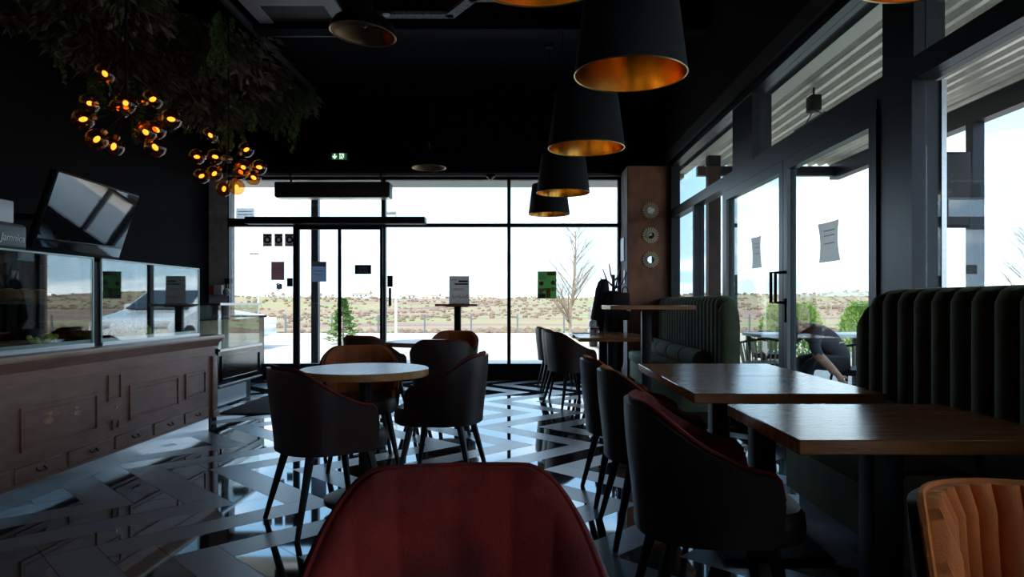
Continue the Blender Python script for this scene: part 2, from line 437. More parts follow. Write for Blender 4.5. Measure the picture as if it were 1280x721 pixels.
el[0].position = .36; el[0].color = (.21,.115,.085,1); el[1].position = .66; el[1].color = (.32,.23,.135,1)
for p_, c_ in ((.45,(.27,.165,.115,1)), (.52,(.31,.235,.11,1)), (.57,(.21,.24,.085,1))):
    e_ = el.new(p_); e_.color = c_
t.links.new(n_.outputs['Fac'], rp.inputs[0]); t.links.new(rp.outputs[0], b_.inputs['Base Color'])
struct('hills', 'brown and green winter fields rising to low hills', 'hills', bm, M_field)

rs = random.Random(4)
HPOS = []
M_hw = mat('house_wall', (.8,.76,.7), .9); M_hr = mat('house_roof', (.50,.30,.23), .9); M_hp = mat('house_window', (.08,.08,.1), .3)
hl = ['small cream house with a red roof on the far slope', 'white gabled house with a red roof among far scrub', 'low pale farmhouse with red roof on the distant hillside']
for i, (hx, hy, D, wd) in enumerate([(u_, 0, d_, w_) for u_, d_, w_ in ((336,560,9),(368,600,8),(395,520,9),(412,640,8),(447,430,8),(456,420,9),(505,500,7),(514,470,8),(531,620,9),(612,600,8),(600,640,9),(648,590,8),(668,640,9),(350,640,9),(545,650,10),(586,520,8))]):
    p = px(hx, hy, D); z = hgt(p.x, p.y) - .2
    HPOS.append((p.x, p.y))
    h_ = thing('house', hl[i % 3], 'house', (p.x, p.y, z), rs.uniform(-.5, .5), 'far houses on the slope')
    wd *= .8; wl, ht = wd, wd*.42
    obj('wall', B(-wl/2, wl/2, -wl*.35, wl*.35, 0, ht), M_hw, h_)
    bm = bmesh.new(); prism(bm, [(-wl*.55, -wl*.42, ht), (-wl*.55, wl*.42, ht), (-wl*.55, 0, ht*1.75)], (wl*1.1, 0, 0)); obj('roof', bm, M_hr, h_)
    for k in (-1, 1): obj('window', B(k*wl*.22-.6, k*wl*.22+.6, -wl*.35-.05, -wl*.35+.05, ht*.4, ht*.75), M_hp, h_)

# scrub on the slopes: nobody could count it
rs = random.Random(4)
tb = bmesh.new(); bmesh.ops.create_icosphere(tb, subdivisions=1, radius=1)
ico_v = [v.co.copy() for v in tb.verts]; ico_f = [[v.index for v in f.verts] for f in tb.faces]; tb.free()
sv, sf = [], []
for i in range(8000):
    r = 34 * (16 ** rs.random()); a = rs.uniform(-.75, 1.3)
    x, y = r*math.sin(a), r*math.cos(a)
    if noise.noise(Vector((x*.02, y*.02, 20))) < -.05 and r < 200: continue
    s = min(1.3, rs.uniform(.12, .42) * (.4 + r/170)); k = rs.uniform(.6,1.1)
    if any((x-q[0])**2 + (y-q[1])**2 < 90 for q in HPOS): continue
    b0 = len(sv); zb = hgt(x, y)+s*.3
    sv += [(x+v.x*s*1.15*rs.uniform(.75,1.2), y+v.y*s*1.1, zb+v.z*s*k*rs.uniform(.7,1.25)) for v in ico_v]
    sf += [[b0+q for q in f] for f in ico_f]
bm = bpy.data.meshes.new('scrub'); bm.from_pydata(sv, [], sf); bm.materials.append(mat('bare_scrub', (.22,.135,.10), .95, var=.8, vscale=.05, col2=(.21,.155,.09)))
tag(obj('scrub', bm, None), 'brown bare scrub dotting the distant slopes', 'scrub', kind='stuff')

# fence beyond the forecourt
fe = thing('fence', 'thin grey post and wire fence beyond the forecourt', 'fence', (0, 25.5, 0))
M_gal = mat('galvanised_post', (.22,.23,.24), .5, .6)
post = mesh_of('fence_post', B(-.03, .03, -.03, .03, -1.2, .68), M_gal)
for fx in [-14 + 1.72*i for i in range(17)] + [15 + 1.9*i for i in range(5)]:
    o = obj('fence_post', post, None, fe); o.location = (fx, 0, 0)
for z in (-.2, .05, .3, .55):
    obj('fence_wire', T([(-15, 0, z), (24, 0, z)], .006, 4), M_gal, fe)

# bare trees
M_bark = mat('pale_bark', (.36,.27,.20), .9, var=.3, vscale=6)
def bare_tree(label, loc, H, seed, spread=.35):
    r_ = random.Random(seed)
    bm = bmesh.new()
    def grow(p, d, ln, rad, lev):
        pts = [p]; q = p.copy(); dd = d.copy()
        for s in range(3):
            dd = (dd + Vector((r_.uniform(-1,1), r_.uniform(-1,1), r_.uniform(-.2,.5)))*.12).normalized()
            q = q + dd*ln/3; pts.append(q.copy())
        tube(bm, pts, [rad, rad*.8, rad*.6, rad*.35], 4 if lev else 6, cap=False)
        if lev >= 3: return
        n = (44, 8, 5)[lev]
        for k in range(n):
            f = r_.uniform(.22 if lev == 0 else .3, .98)
            i = min(2, int(f*3)); base = pts[i].lerp(pts[i+1], f*3-i)
            a = r_.uniform(0, 2*PI); up = .55 if lev == 0 else .45
            side = Vector((math.cos(a), math.sin(a), up)).normalized()
            nd = (dd*.55 + side).normalized()
            sh = (1.12 - f) if lev == 0 else .8*(1.1-f*.5)
            grow(base, nd, ln*(spread if lev == 0 else .48)*(sh*.9+.25), rad*.34*(1.2-f*.6), lev+1)
    grow(Vector((0,0,0)), Vector((0,0,1)), H, H*.016, 0)
    t_ = thing('bare_tree', label, 'tree', loc)
    obj('branches', bm, M_bark, t_)
bare_tree('tall bare young tree with fine upright branches behind the fence', (1.85, 28, -.9), 5.0, 5, .40)
bare_tree('smaller bare tree partly hidden behind the coat stand', (4.3, 29.5, -.9), 4.2, 9, .42)
bare_tree('bare leafless tree standing beyond the terrace', (14.5, 19.5, -.3), 3.4, 12, .42)

# conifers
M_spruce = mat('spruce_needles', (.10,.20,.05), .8, var=.5, vscale=6, col2=(.22,.34,.09))
M_thuja = mat('thuja_green', (.17,.34,.05), .8, var=.5, vscale=4, col2=(.30,.42,.10))
def conifer(name, label, loc, H, R, m, seed, col=False):
    r_ = random.Random(seed); bm = bmesh.new()
    for i in range(2600):
        f = r_.random()**.8
        rr = (R*(1-f)+.03) if not col else R*(1 - .75*f**3)*(.75 if f < .08 else 1)
        a = r_.uniform(0, 2*PI); q = rr*(.35+.65*math.sqrt(r_.random()))
        if not col: q *= .75 + .25*math.sin(f*38)
        c = Vector((q*math.cos(a), q*math.sin(a), .06*H + f*H*.92))
        d = Vector((math.cos(a), math.sin(a), r_.uniform(-.1,.6) if not col else r_.uniform(.6,2))).normalized()
        ln = H*r_.uniform(.05,.10); s = d.cross(Vector((r_.uniform(-1,1), r_.uniform(-1,1), 1))).normalized()*ln*.22
        vs = [bm.verts.new(x) for x in (c - s*.6, c + d*ln*.5 - s, c + d*ln, c + d*ln*.5 + s)]
        bm.faces.new(vs)
    t_ = thing(name, label, 'tree', loc)
    obj('trunk', T([(0,0,0), (0,0,H*.95)], [H*.02, .005], 6), M_bark, t_)
    obj('foliage', bm, m, t_, smooth=False)
    obj('pot', L([(0,0),(.12*H,0),(.15*H,.10*H),(0,.10*H)], 14), M_concrete, t_)
p = px(429, 425, 19.0)
conifer('spruce', 'small green spruce standing on the forecourt before the entrance', (p.x, 19.0, -.02), 1.28, .50, M_spruce, 2)
conifer('thuja', 'bright green thuja behind the meeting stiles of the terrace doors', (5.35, 13.2, -.02), 1.12, .40, M_thuja, 3, True)
conifer('thuja', 'bright green thuja seen left of the terrace door handles', (4.75, 13.0, -.02), 1.10, .30, M_thuja, 4, True)
conifer('thuja', 'bright green thuja beyond the seated person', (7.1, 14.5, -.02), 1.15, .45, M_thuja, 6, True)

# lamp posts
M_pole = mat('pale_pole', (.62,.62,.6), .5)
def lamp_post(label, p0, H, arm):
    t_ = thing('street_lamp', label, 'lamp post', p0)
    obj('pole', T([(0,0,0), (0,0,H)], [.055, .035], 8), M_pole, t_)
    obj('lamp_head', RB(min(0,arm), max(0,arm), -.08, .08, H-.03, H+.07, .02), M_gal, t_)
lamp_post('slim street lamp beyond the parked blue-white car', ((323-655)/860*40, 40, -1.0), 4.95, -.5)
lamp_post('slim pale pole with lamp right of the entrance door', ((495-655)/860*24.5, 24.5, -.2), 4.5, -.45)

# cars
def car(label, loc, rz, paint, suv=False):
    t_ = thing('car', label, 'car', loc, rz)
    Lh, W = 2.1, .88
    h = .18 if suv else 0
    low = [(-Lh,.32),(-Lh-.03,.75+h*.4),(-Lh+.12,.95+h),(-.95*Lh+.6,1.0+h),(.85,.98+h),(1.85,.82+h),(Lh,.66+h*.5),(Lh+.03,.32),(1.75,.22),(-1.8,.22)]
    bm = bmesh.new(); prism(bm, [(x, -W, z) for x, z in low], (0, 2*W, 0)); bevel(bm, .07, 3)
    obj('body', bm, paint, t_)
    cab = [(-1.85,.94+h),(-1.55,1.42+h*1.3),(-.9,1.5+h*1.3),(.05,1.46+h*1.3),(1.02,.94+h)]
    bm = bmesh.new()
    a = [bm.verts.new((x, -W*.97 + (z-.94)*.28, z)) for x, z in cab]; b2 = [bm.verts.new((x, W*.97 - (z-.94)*.28, z)) for x, z in cab]
    n = len(cab); bm.faces.new(a); bm.faces.new(b2[::-1])
    for i in range(n): bm.faces.new([a[i], a[(i+1)%n], b2[(i+1)%n], b2[i]])
    bevel(bm, .05, 3); obj('cabin', bm, paint, t_)
    gm = mat('car_glass', (.02,.025,.03), .05)
    for s in (-1, 1):
        for q in ([(-1.5,1.02),(-1.35,1.38),(-.62,1.43),(-.62,1.02)], [(-.54,1.02),(-.54,1.43),(.02,1.39),(.62,1.02)]):
            bm = bmesh.new(); prism(bm, [(x, s*(W*.97 - (z-.94)*.28 + .004), z + h*1.1) for x, z in q], (0, s*.008, 0)); obj('side_window', bm, gm, t_)
    bm = bmesh.new(); prism(bm, [(.98,-.7,1.0+h),(.98,.7,1.0+h),(.16,.6,1.42+h*1.3),(.16,-.6,1.42+h*1.3)], (.02,0,.02)); obj('windscreen', bm, gm, t_)
    bm = bmesh.new(); prism(bm, [(-1.86,-.68,1.02+h),(-1.86,.68,1.02+h),(-1.62,.58,1.38+h*1.3),(-1.62,-.58,1.38+h*1.3)], (-.02,0,.02)); obj('rear_window', bm, gm, t_)
    wm = mat('tyre', (.012,.012,.012), .8)
    for x in (-1.3, 1.32):
        for s in (-1, 1):
            bm = L([(0,-.1),(.2,-.1),(.32,-.09),(.33,0),(.32,.09),(.2,.1),(0,.1)], 20)
            w_ = obj('wheel', bm, wm, t_); w_.location = (x, s*(W-.06), .33); w_.rotation_euler = (PI/2, 0, 0)
            bm = bmesh.new(); lathe(bm, [(.2,-.112),(.2,.112)], 16)
            for k in range(5):
                a_ = 2*PI*k/5; tube(bm, [(0,0,-s*-.105*-1), (.19*math.cos(a_), .19*math.sin(a_), -s*-.105*-1)], .022, 4)
            obj('hub', bm, M_kick, w_)
    for s in (-1, 1):
        obj('headlight', RB(1.9, Lh+.04, s*.62-.2, s*.62+.2, .62+h*.6, .76+h*.6, .03), mat('headlight', (.8,.82,.85), .1), t_)
        obj('tail_light', RB(-Lh-.05, -Lh+.1, s*.68-.14, s*.68+.14, .7+h*.6, .9+h*.6, .03), M_red_plastic, t_)
        obj('mirror', RB(.45, .62, s*(W+.02)-.08, s*(W+.02)+.08, 1.0+h, 1.12+h, .03), paint, t_)
M_carb = mat('car_paint_silver', (.62,.70,.80), .25, .2, coat=1)
M_carw = mat('car_paint_white', (.85,.85,.85), .25, coat=1)
M_card = mat('car_paint_dark', (.03,.035,.045), .2, .3, coat=1)
car('pale silver blue car parked outside left of the entrance', (-8.6, 17.2, -.02), 0, M_carb)
car('white car parked outside behind the rust brown pillar', (2.62, 16.6, -.02), -PI*.5, M_carw)
car('dark off-road car parked on the far side of the terrace', (9.5, 3.6, -.02), PI*.5, M_card, True)
car('white car parked beyond the terrace beside the dark one', (9.8, 9.0, -.02), PI*.52, M_carw)

# entrance canopy column and soffit outside
tr1 = struct('trim_1', 'pale soffit of the roof overhang outside the entrance', 'soffit', B(-5, 2.4, YF+.21, YF+1.1, 3.0, 3.1), mat('soffit_board', (.42,.40,.37), .8))
tag(obj('canopy_post', B(-.055, .055, -.055, .055, 0, 3.0), M_alu), 'square dark blue steel post outside the sliding entrance', 'post', kind='structure').location = ((394.5-655)/860*11.0, 11.0, -.02)

# --- terrace canopy
tc1 = struct('terrace_canopy', 'corrugated metal terrace canopy on dark steel beams', 'canopy')
M_corr = mat('corrugated_metal', (.72,.67,.58), .32, .35, var=.2, vscale=4)
bm = bmesh.new()
x0, x1 = 2.42, 4.85; nx = 64
prev = None
for i in range(nx*4+1):
    x = x0 + (x1-x0)*i/(nx*4); ph = (i % 16)/16
    dz = .045 if .15 < ph < .5 else (0 if ph > .62 else .0225)
    row = [bm.verts.new((x, y, 3.17 + dz + (x-x0)*.02)) for y in (-5, YF+.4)]
    if prev: bm.faces.new([prev[0], row[0], row[1], prev[1]])
    prev = row
obj('corrugated_sheet', bm, M_corr, tc1, smooth=False)
obj('fascia_board', B(2.26, 2.44, -5, YF+.3, 3.06, 3.12), mat('beige_fascia', (.78,.73,.58), .5), tc1)
obj('roof_cover', B(2.25, 4.9, -5, YF+.45, 3.30, 3.34), M_aludark, tc1)
for y in (-2.2, YF+.25): obj('cross_beam', B(2.6, 4.8, y-.05, y+.05, 3.03, 3.17), M_aludark, tc1)
obj('edge_beam', B(4.66, 4.80, -5, YF+.4, 3.0, 3.25), M_aludark, tc1)
for y in (7.2, 2.8, -1.2):
    obj('post', B(4.66, 4.78, y-.06, y+.06, -.02, 3.0), M_aludark, tc1)
obj('post', B(2.42, 2.58, 9.02, 9.16, -.02, 3.06), M_aludark, tc1)
ht = thing('patio_heater', 'hanging wire grid heater under the corrugated canopy', 'heater', (2.78, 6.6, 2.86))
obj('housing', RB(-.05,.05,-.07,.07,.1,.25,.01), M_steel, ht)
bm = bmesh.new()
tube(bm, [(-.05,-.35,0),(-.05,.35,0)], .008, 5); tube(bm, [(.12,-.35,0),(.12,.35,0)], .008, 5)
for k in range(7): tube(bm, [(-.05,-.35+.7*k/6,0),(.12,-.35+.7*k/6,0)], .006, 5)
tube(bm, [(0,-.25,0),(0,0,.12)], .006, 5); tube(bm, [(0,.25,0),(0,0,.12)], .006, 5); tube(bm, [(0,0,.2),(0,0,.33)], .012, 5)
obj('grid', bm, M_steel, ht)
sg = thing('reflection_panel', 'dark flat panel at the terrace post standing in for a reflection', 'screen', (4.45, 7.1, 1.9))  # added solid panel, its dark colour imitates a reflection in the near window
obj('casing', RB(-.24,.14,-.03,.03,0,.78,.01), M_steel, sg)
obj('panel', B(-.22,.12,-.034,-.03,.03,.75), mat('dull_dark_panel', (.02,.012,.010), .6, var=.4, vscale=3), sg)
obj('bracket', B(.1,.25,-.02,.06,.3,.45), M_steel, sg)

# terrace furniture
tt = thing('terrace_table', 'long white topped terrace table beyond the glass doors', 'table', (3.55, 8.5, 0))
obj('table_top', RB(-.75,.75,-.35,.35,.71,.75,.008), M_white, tt)
for sx in (-1, 1):
    for sy in (-1, 1): obj('leg', B(sx*.68-.025, sx*.68+.025, sy*.3-.025, sy*.3+.025, -.02, .71), M_steel, tt)
M_rope = mat('pale_rope', (.60,.50,.36), .8)
def rope_chair(label, loc, rz):
    t_ = thing('rope_chair', label, 'chair', loc, rz, 'rope chairs on the terrace')
    obj('seat', L([(0,.40),(.24,.40),(.26,.43),(.24,.46),(0,.46)], 20), M_steel, t_)
    rail = bmesh.new(); pts = [(-.29*math.cos(a), .29*math.sin(a), .74 - .05*abs(a)) for a in [(-1.9+3.8*i/20) for i in range(21)]]
    tube(rail, pts, .014, 6); obj('top_rail', rail, M_steel, t_)
    for i in range(21):
        a = -1.9+3.8*i/20
        obj('rope', T([(-.24*math.cos(a), .24*math.sin(a), .44), (-.29*math.cos(a), .29*math.sin(a), .74-.05*abs(a))], .009, 5), M_rope, t_)
    for sx in (-1, 1):
        for sy in (-1, 1): obj('leg', T([(sx*.16, sy*.16, .42), (sx*.22, sy*.22, -.02)], [.014, .010], 6), M_steel, t_)
rope_chair('pale rope chair left of the seated person on the terrace', (2.72, 7.75, 0), PI*.4)
rope_chair('pale rope chair at the far side of the white terrace table', (3.3, 9.15, 0), -PI*.5)
rope_chair('pale rope chair under the person in the grey sweatshirt', (3.38, 7.02, 0), PI)

# person on the terrace, bent forward, one arm hanging down
bmv, bme, rad, mid = [], [], [], []
def J(p, r, parent=None):
    bmv.append(p); rad.append(r)
    if parent is not None: bme.append((parent, len(bmv)-1))
    return len(bmv)-1
pel = J((3.36,7.0,.55), (.16,.14)); wai = J((3.24,6.99,.66), (.155,.13), pel); che = J((3.10,6.98,.79), (.17,.14), wai); upc = J((2.99,6.97,.86), (.13,.11), che)
nek = J((2.90,6.96,.885), (.055,.055), upc); hd0 = J((2.84,6.95,.90), (.075,.08), nek); hd1 = J((2.76,6.95,.905), (.095,.085), hd0); hd2 = J((2.68,6.95,.885), (.07,.065), hd1)
def arm(pts, rr, par):
    for p_, r_ in zip(pts, rr): par = J(p_, (r_, r_), par)
    return par
h1 = arm([(2.99,6.80,.84),(2.93,6.74,.71),(2.95,6.70,.62),(3.06,6.66,.50),(3.13,6.65,.425)], [.072,.062,.052,.042,.03], upc)
h2 = arm([(2.99,7.14,.84),(2.86,7.2,.70),(2.83,7.18,.62),(2.80,7.05,.55),(2.79,6.98,.54)], [.07,.058,.05,.04,.03], upc)
for hb, dirs in ((h1, Vector((.45,-.05,-.85))), (h2, Vector((-.3,-.9,-.1)))):
    base = Vector(bmv[hb]); side = dirs.cross(Vector((.3,.8,.2))).normalized(); dirs = dirs.normalized()
    pm = J(tuple(base+dirs*.035), (.036,.022), hb)
    for k in range(4):
        s0 = base+dirs*.075+side*(.026-.0175*k)
        a_ = J(tuple(s0), (.010,.010), pm); b_2 = J(tuple(s0+dirs*(.03+.004*(k in (1,2)))+Vector((.006,0,0))), (.009,.009), a_); J(tuple(s0+dirs*(.055+.006*(k in (1,2)))+Vector((.018,0,0))), (.007,.007), b_2)
    a_ = J(tuple(base+dirs*.03+side*.045), (.011,.011), pm); J(tuple(base+dirs*.06+side*.058), (.009,.009), a_)
for s in (-1, 1):
    arm([(3.32,7.0+s*.1,.53),(3.06,7.0+s*.14,.53),(2.92,7.0+s*.15,.52),(2.90,7.0+s*.15,.28),(2.93,7.0+s*.15,.08),(2.80,7.0+s*.16,.035),(2.74,7.0+s*.16,.03)], [.10,.085,.072,.06,.045,.045,.035], pel)
me = bpy.data.meshes.new('person'); me.from_pydata(bmv, bme, [])
po = bpy.data.objects.new('person', me); COL.objects.link(po)
sk = po.modifiers.new('skin', 'SKIN'); sk.use_smooth_shade = True
for i, r_ in enumerate(rad): me.skin_vertices[0].data[i].radius = r_
me.skin_vertices[0].data[0].use_root = True
po.modifiers.new('sub', 'SUBSURF').levels = 2; po.modifiers['sub'].render_levels = 2
dg = bpy.context.evaluated_depsgraph_get(); me2 = bpy.data.meshes.new_from_object(po.evaluated_get(dg))
M_shirt = mat('grey_sweatshirt', (.085,.08,.095), .9, var=.3, vscale=12, bump=.2, bscale=60); M_skin = mat('skin', (.55,.29,.19), .5); M_trs = mat('dark_trousers', (.012,.013,.018), .85); M_hair = mat('brown_hair', (.05,.03,.02), .7, bump=.5, bscale=120)
me2.materials.clear()
for q in (M_shirt, M_skin, M_trs, M_hair): me2.materials.append(q)
for f in me2.polygons:
    c = f.center; mi = 0
    if c.x < 2.885 and c.z > .78 and abs(c.y-6.95) < .13: mi = 3 if (c.z > .905 or c.x > 2.80) else 1
    elif (c.y < 6.76 and c.z < .625) or (c.y < 7.12 and c.z < .6 and c.x < 2.84 and c.z > .46 and c.y > 6.84 and c.x > 2.70): mi = 1
    elif c.z < .575 and not (c.y > 7.1 and c.x < 2.9 and c.z > .56): mi = 2
    f.material_index = mi; f.use_smooth = True
po.modifiers.clear(); po.data = me2; po.location.x = -.09
tag(po, 'person in a grey sweatshirt bending forward on the terrace with one arm down', 'person')
# ------------------------------------------------------------------ chairs
def sstep(a, b, x):
    t = max(0, min(1, (x-a)/(b-a))); return t*t*(3-2*t)
class ShellShape:
    def __init__(s, a=.29, b=.27, arm=.20, hi=.80, lo=.61, zb=.385, flare=.87, box_=.85, drop0=.20, drop1=.92, N=72, straight=False):
        s.__dict__.update(locals())
        s.half = 1.0
        # plan curve: u in [-1, 1]; middle = back (local -X), ends = arm fronts (local +X)
    def plan(s, u, d, k):
        """point on the plan curve, inset d, scale factor k (flare)"""
        a, b = (s.a*k - d), (s.b*k - d)
        au = abs(u); sg = 1 if u >= 0 else -1
        q = .68
        if au < q:
            t = au/q*PI/2
            return (-b*math.cos(t)**s.box_, sg*a*math.sin(t)**s.box_)
        f = (au-q)/(1-q)
        return (f*s.arm*(.6+.4*k), sg*(a - .015*f*f))
    def top(s, u):
        au = abs(u)
        z = s.lo + (s.hi - s.lo)*(1 - sstep(s.drop0, s.drop1, au))
        if au > .9: z -= .09*(1-math.sqrt(max(0, 1-((au-.9)/.1)**2)))
        return z
    def bot(s, u):
        au = abs(u); z = s.zb
        if au > .93: z += .04*((au-.93)/.07)**2
        return z
    def grid(s, d, extra_top=0, bulge=None, V=9, shrink=0.0):
        rows = []
        for j in range(V+1):
            v = j/V; row = []
            for i in range(s.N+1):
                u = (-1 + 2*i/s.N)*(1-shrink)
                z0, z1 = s.bot(u), s.top(u)+extra_top
                z = z0 + (z1-z0)*v
                k = s.flare + (1-s.flare)*sstep(0, 1, (z - s.zb)/(s.hi - s.zb))**.8
                dd = d + (bulge(u, v) if bulge else 0)
                x, y = s.plan(u, dd, k); row.append((x, y, z))
            rows.append(row)
        return rows
def skin_between(out, inn):
    bm = bmesh.new()
    A = [[bm.verts.new(p) for p in r] for r in out]; C = [[bm.verts.new(p) for p in r] for r in inn]
    nv, nu = len(A), len(A[0])
    for j in range(nv-1):
        for i in range(nu-1):
            bm.faces.new([A[j][i], A[j][i+1], A[j+1][i+1], A[j+1][i]]); bm.faces.new([C[j][i], C[j+1][i], C[j+1][i+1], C[j][i+1]])
    for i in range(nu-1):
        bm.faces.new([A[-1][i], A[-1][i+1], C[-1][i+1], C[-1][i]]); bm.faces.new([A[0][i], C[0][i], C[0][i+1], A[0][i+1]])
    for j in range(nv-1):
        bm.faces.new([A[j][0], A[j+1][0], C[j+1][0], C[j][0]]); bm.faces.new([A[j][-1], C[j][-1], C[j+1][-1], A[j+1][-1]])
    return bm
def chair_meshes(sh, nch, depth, seat_w=.235, pw=.6, full=False):
    out = mesh_of('outer_shell', skin_between(sh.grid(0), sh.grid(.022)), M_leather, ang=60)
    def bul(u, v):
        e = 1-abs(2*v-1)**6
        tp = .5 if v > .93 else 1
        return (.018 + depth*abs(math.sin(u*nch*PI/2))**pw*(1 if full else e)) * (1 if v < .97 else .5)
    N0 = sh.N; sh.N = max(N0, nch*12)
    inn = mesh_of('inner_padding', skin_between(sh.grid(.022, .010, shrink=.004), sh.grid(.034, .012, bul, shrink=.004)), M_red, ang=70)
    sh.N = N0
    pip = bmesh.new(); g_ = sh.grid(.022, .010)[-1]; tube(pip, g_, .007, 6)
    pip = mesh_of('piping', pip, M_red)
    # seat cushion: rounded plan, projecting in front of the arms
    bm = bmesh.new()
    prof = []
    def ring(sc, z):
        r = []
        for k in range(40):
            a = 2*PI*k/40; c_, s_ = math.cos(a), math.sin(a)
            x = .245*math.copysign(abs(c_)**.55, c_); y = seat_w*math.copysign(abs(s_)**.55, s_)
            if x < 0: x *= .86
            r.append(bm.verts.new((x*sc + .055, y*sc, z)))
        return r
    rs_ = [ring(.90,.375), ring(.985,.39), ring(1.0,.43), ring(.985,.462), ring(.93,.482), ring(.6,.490), ring(.05,.492)]
    for a_, b_ in zip(rs_, rs_[1:]):
        for k in range(40): bm.faces.new([a_[k], a_[(k+1)%40], b_[(k+1)%40], b_[k]])
    bm.faces.new(rs_[0][::-1]); bm.faces.new(rs_[-1])
    seat = mesh_of('seat', bm, M_leather)
    legs = []
    for sx, sy in ((-1,-1),(-1,1),(1,-1),(1,1)):
        legs.append(mesh_of('leg', T([(sx*.15+.02, sy*.16, .40), (sx*.235+.01, sy*.235, 0)], [.024, .013], 8), M_legs))
    return out, inn, pip, seat, legs
SH = ShellShape()
CH = chair_meshes(SH, 13, .004)
CH3 = chair_meshes(ShellShape(drop0=.155, drop1=.54, lo=.56, a=.355, flare=.88), 15, .006)
SH2 = ShellShape(box_=.74, drop0=.62, drop1=.95, hi=.80, lo=.60, a=.275, b=.25, flare=.86, N=96)
CH2 = chair_meshes(SH2, 21, .022, pw=.5, full=True)
def set_mat(o, m):
    o.material_slots[0].link = 'OBJECT'; o.material_slots[0].material = m
def chair(label, x, y, ang, velvet, outer=None, meshes=None, sc=1.0, seatm=None):
    me_ = meshes or CH
    t_ = thing('armchair', label, 'chair', (x, y, 0), math.radians(ang), 'upholstered barrel armchairs')
    t_.scale = (sc, sc, sc)
    o = obj('outer_shell', me_[0], None, t_); set_mat(o, outer or M_leather)
    o = obj('inner_padding', me_[1], None, t_); set_mat(o, velvet)
    o = obj('piping', me_[2], None, t_); set_mat(o, velvet)
    o = obj('seat', me_[3], None, t_); set_mat(o, seatm or M_leather)
    for l_ in me_[4]: obj('leg', l_, None, t_)
    return t_
chair('dark red velvet armchair standing alone, its inner back turned to the camera', -.11, 1.10, -84, M_red, None, CH3)
chair('orange velvet armchair with deep vertical channels beside the oak table', 0.895, 1.05, -114, M_orange, None, CH2, .98)
chair('dark leather armchair with red velvet lining at the nearest oak table', .61, 2.32, -4, M_red)
chair('dark leather armchair with rust lining at the middle oak table', .63, 3.36, 2, M_rust)
chair('dark leather armchair with rust lining at the oak table before the bar table', .60, 4.02, 4, M_rust)
chair('dark leather armchair at the pair of tables by the pillar, nearest the oak tables', .51, 7.55, 24, M_red)
chair('dark leather armchair with red rim, middle one at the tables by the pillar', .485, 8.35, 8, M_red)
chair('dark leather armchair with brown rim closest to the far glazing', .42, 9.0, 4, M_rust)
chair('dark leather armchair with its back to the bar counter at the round oak table', -1.035, 3.56, 38, M_red)
chair('rust velvet armchair facing out from behind the round oak table', -1.15, 4.85, -72, M_rust)
chair('dark leather armchair with red rim on the window side of the round oak table', -.50, 4.36, 172, M_red)
chair('brown leather armchair with rust rim at the second round table', -1.47, 6.75, 62, M_rust, M_leather2)
chair('dark leather armchair with its back to the first round table', -.72, 6.05, 96, M_red)
chair('rust armchair on the glazing side of the second round table', -.78, 7.45, -100, M_rust, M_leather2)

# ------------------------------------------------------------------ tables
def sq_table(label, x0, x1, y0, y1, z=.75, th=.042, pw=.05, name='dining_table', base=.24):
    cx, cy = (x0+x1)/2, (y0+y1)/2; hx, hy = (x1-x0)/2, (y1-y0)/2
    t_ = thing(name, label, 'table', (cx, cy, 0))
    obj('table_top', RB(-hx, hx, -hy, hy, z-th, z, .003, 1), M_wood, t_)
    obj('top_plate', B(-.15,.15,-.12,.12,z-th-.012,z-th), M_steel, t_)
    obj('column', RB(-pw, pw, -pw, pw, .02, z-th-.012, .006), M_steel, t_)
    obj('base_plate', RB(-base, base, -base, base, 0, .022, .008), M_steel, t_)
    return t_
sq_table('oak topped square table nearest the orange armchair', .76, 1.56, 1.90, 2.575)
sq_table('oak topped square table, nearer one of the joined pair', .71, 1.51, 2.87, 3.555)
sq_table('oak topped square table, farther one of the joined pair', .71, 1.51, 3.56, 4.28)
sq_table('oak topped table by the far green bench, nearer of two', .59, 1.39, 7.38, 8.07)
sq_table('oak topped table by the far green bench, next to the coat stand', .57, 1.37, 8.08, 8.78)
sq_table('tall oak topped bar table in front of the rust brown pillar', .71, 1.41, 5.65, 6.3, 1.105, .034, .04, 'bar_table', .22)
sq_table('tall narrow bar table at the glazing with a menu board on it', -1.205, -.635, 9.3, 9.8, 1.11, .03, .045, 'bar_table', .2)
def rnd_table(label, x, y, R):
    t_ = thing('round_table', label, 'table', (x, y, 0))
    obj('table_top', L([(0,.708),(R-.004,.708),(R,.712),(R,.746),(R-.004,.75),(0,.75)], 64), M_woodr, t_)
    obj('column', L([(0,.02),(.035,.02),(.035,.708),(0,.708)], 20), M_steel, t_)
    obj('base_plate', L([(0,0),(.23,0),(.23,.012),(.215,.02),(0,.022)], 40), M_steel, t_)
rnd_table('round oak topped table among dark leather armchairs', -.92, 3.98, .365)
rnd_table('round oak topped table farther back towards the glazing', -.98, 6.75, .365)

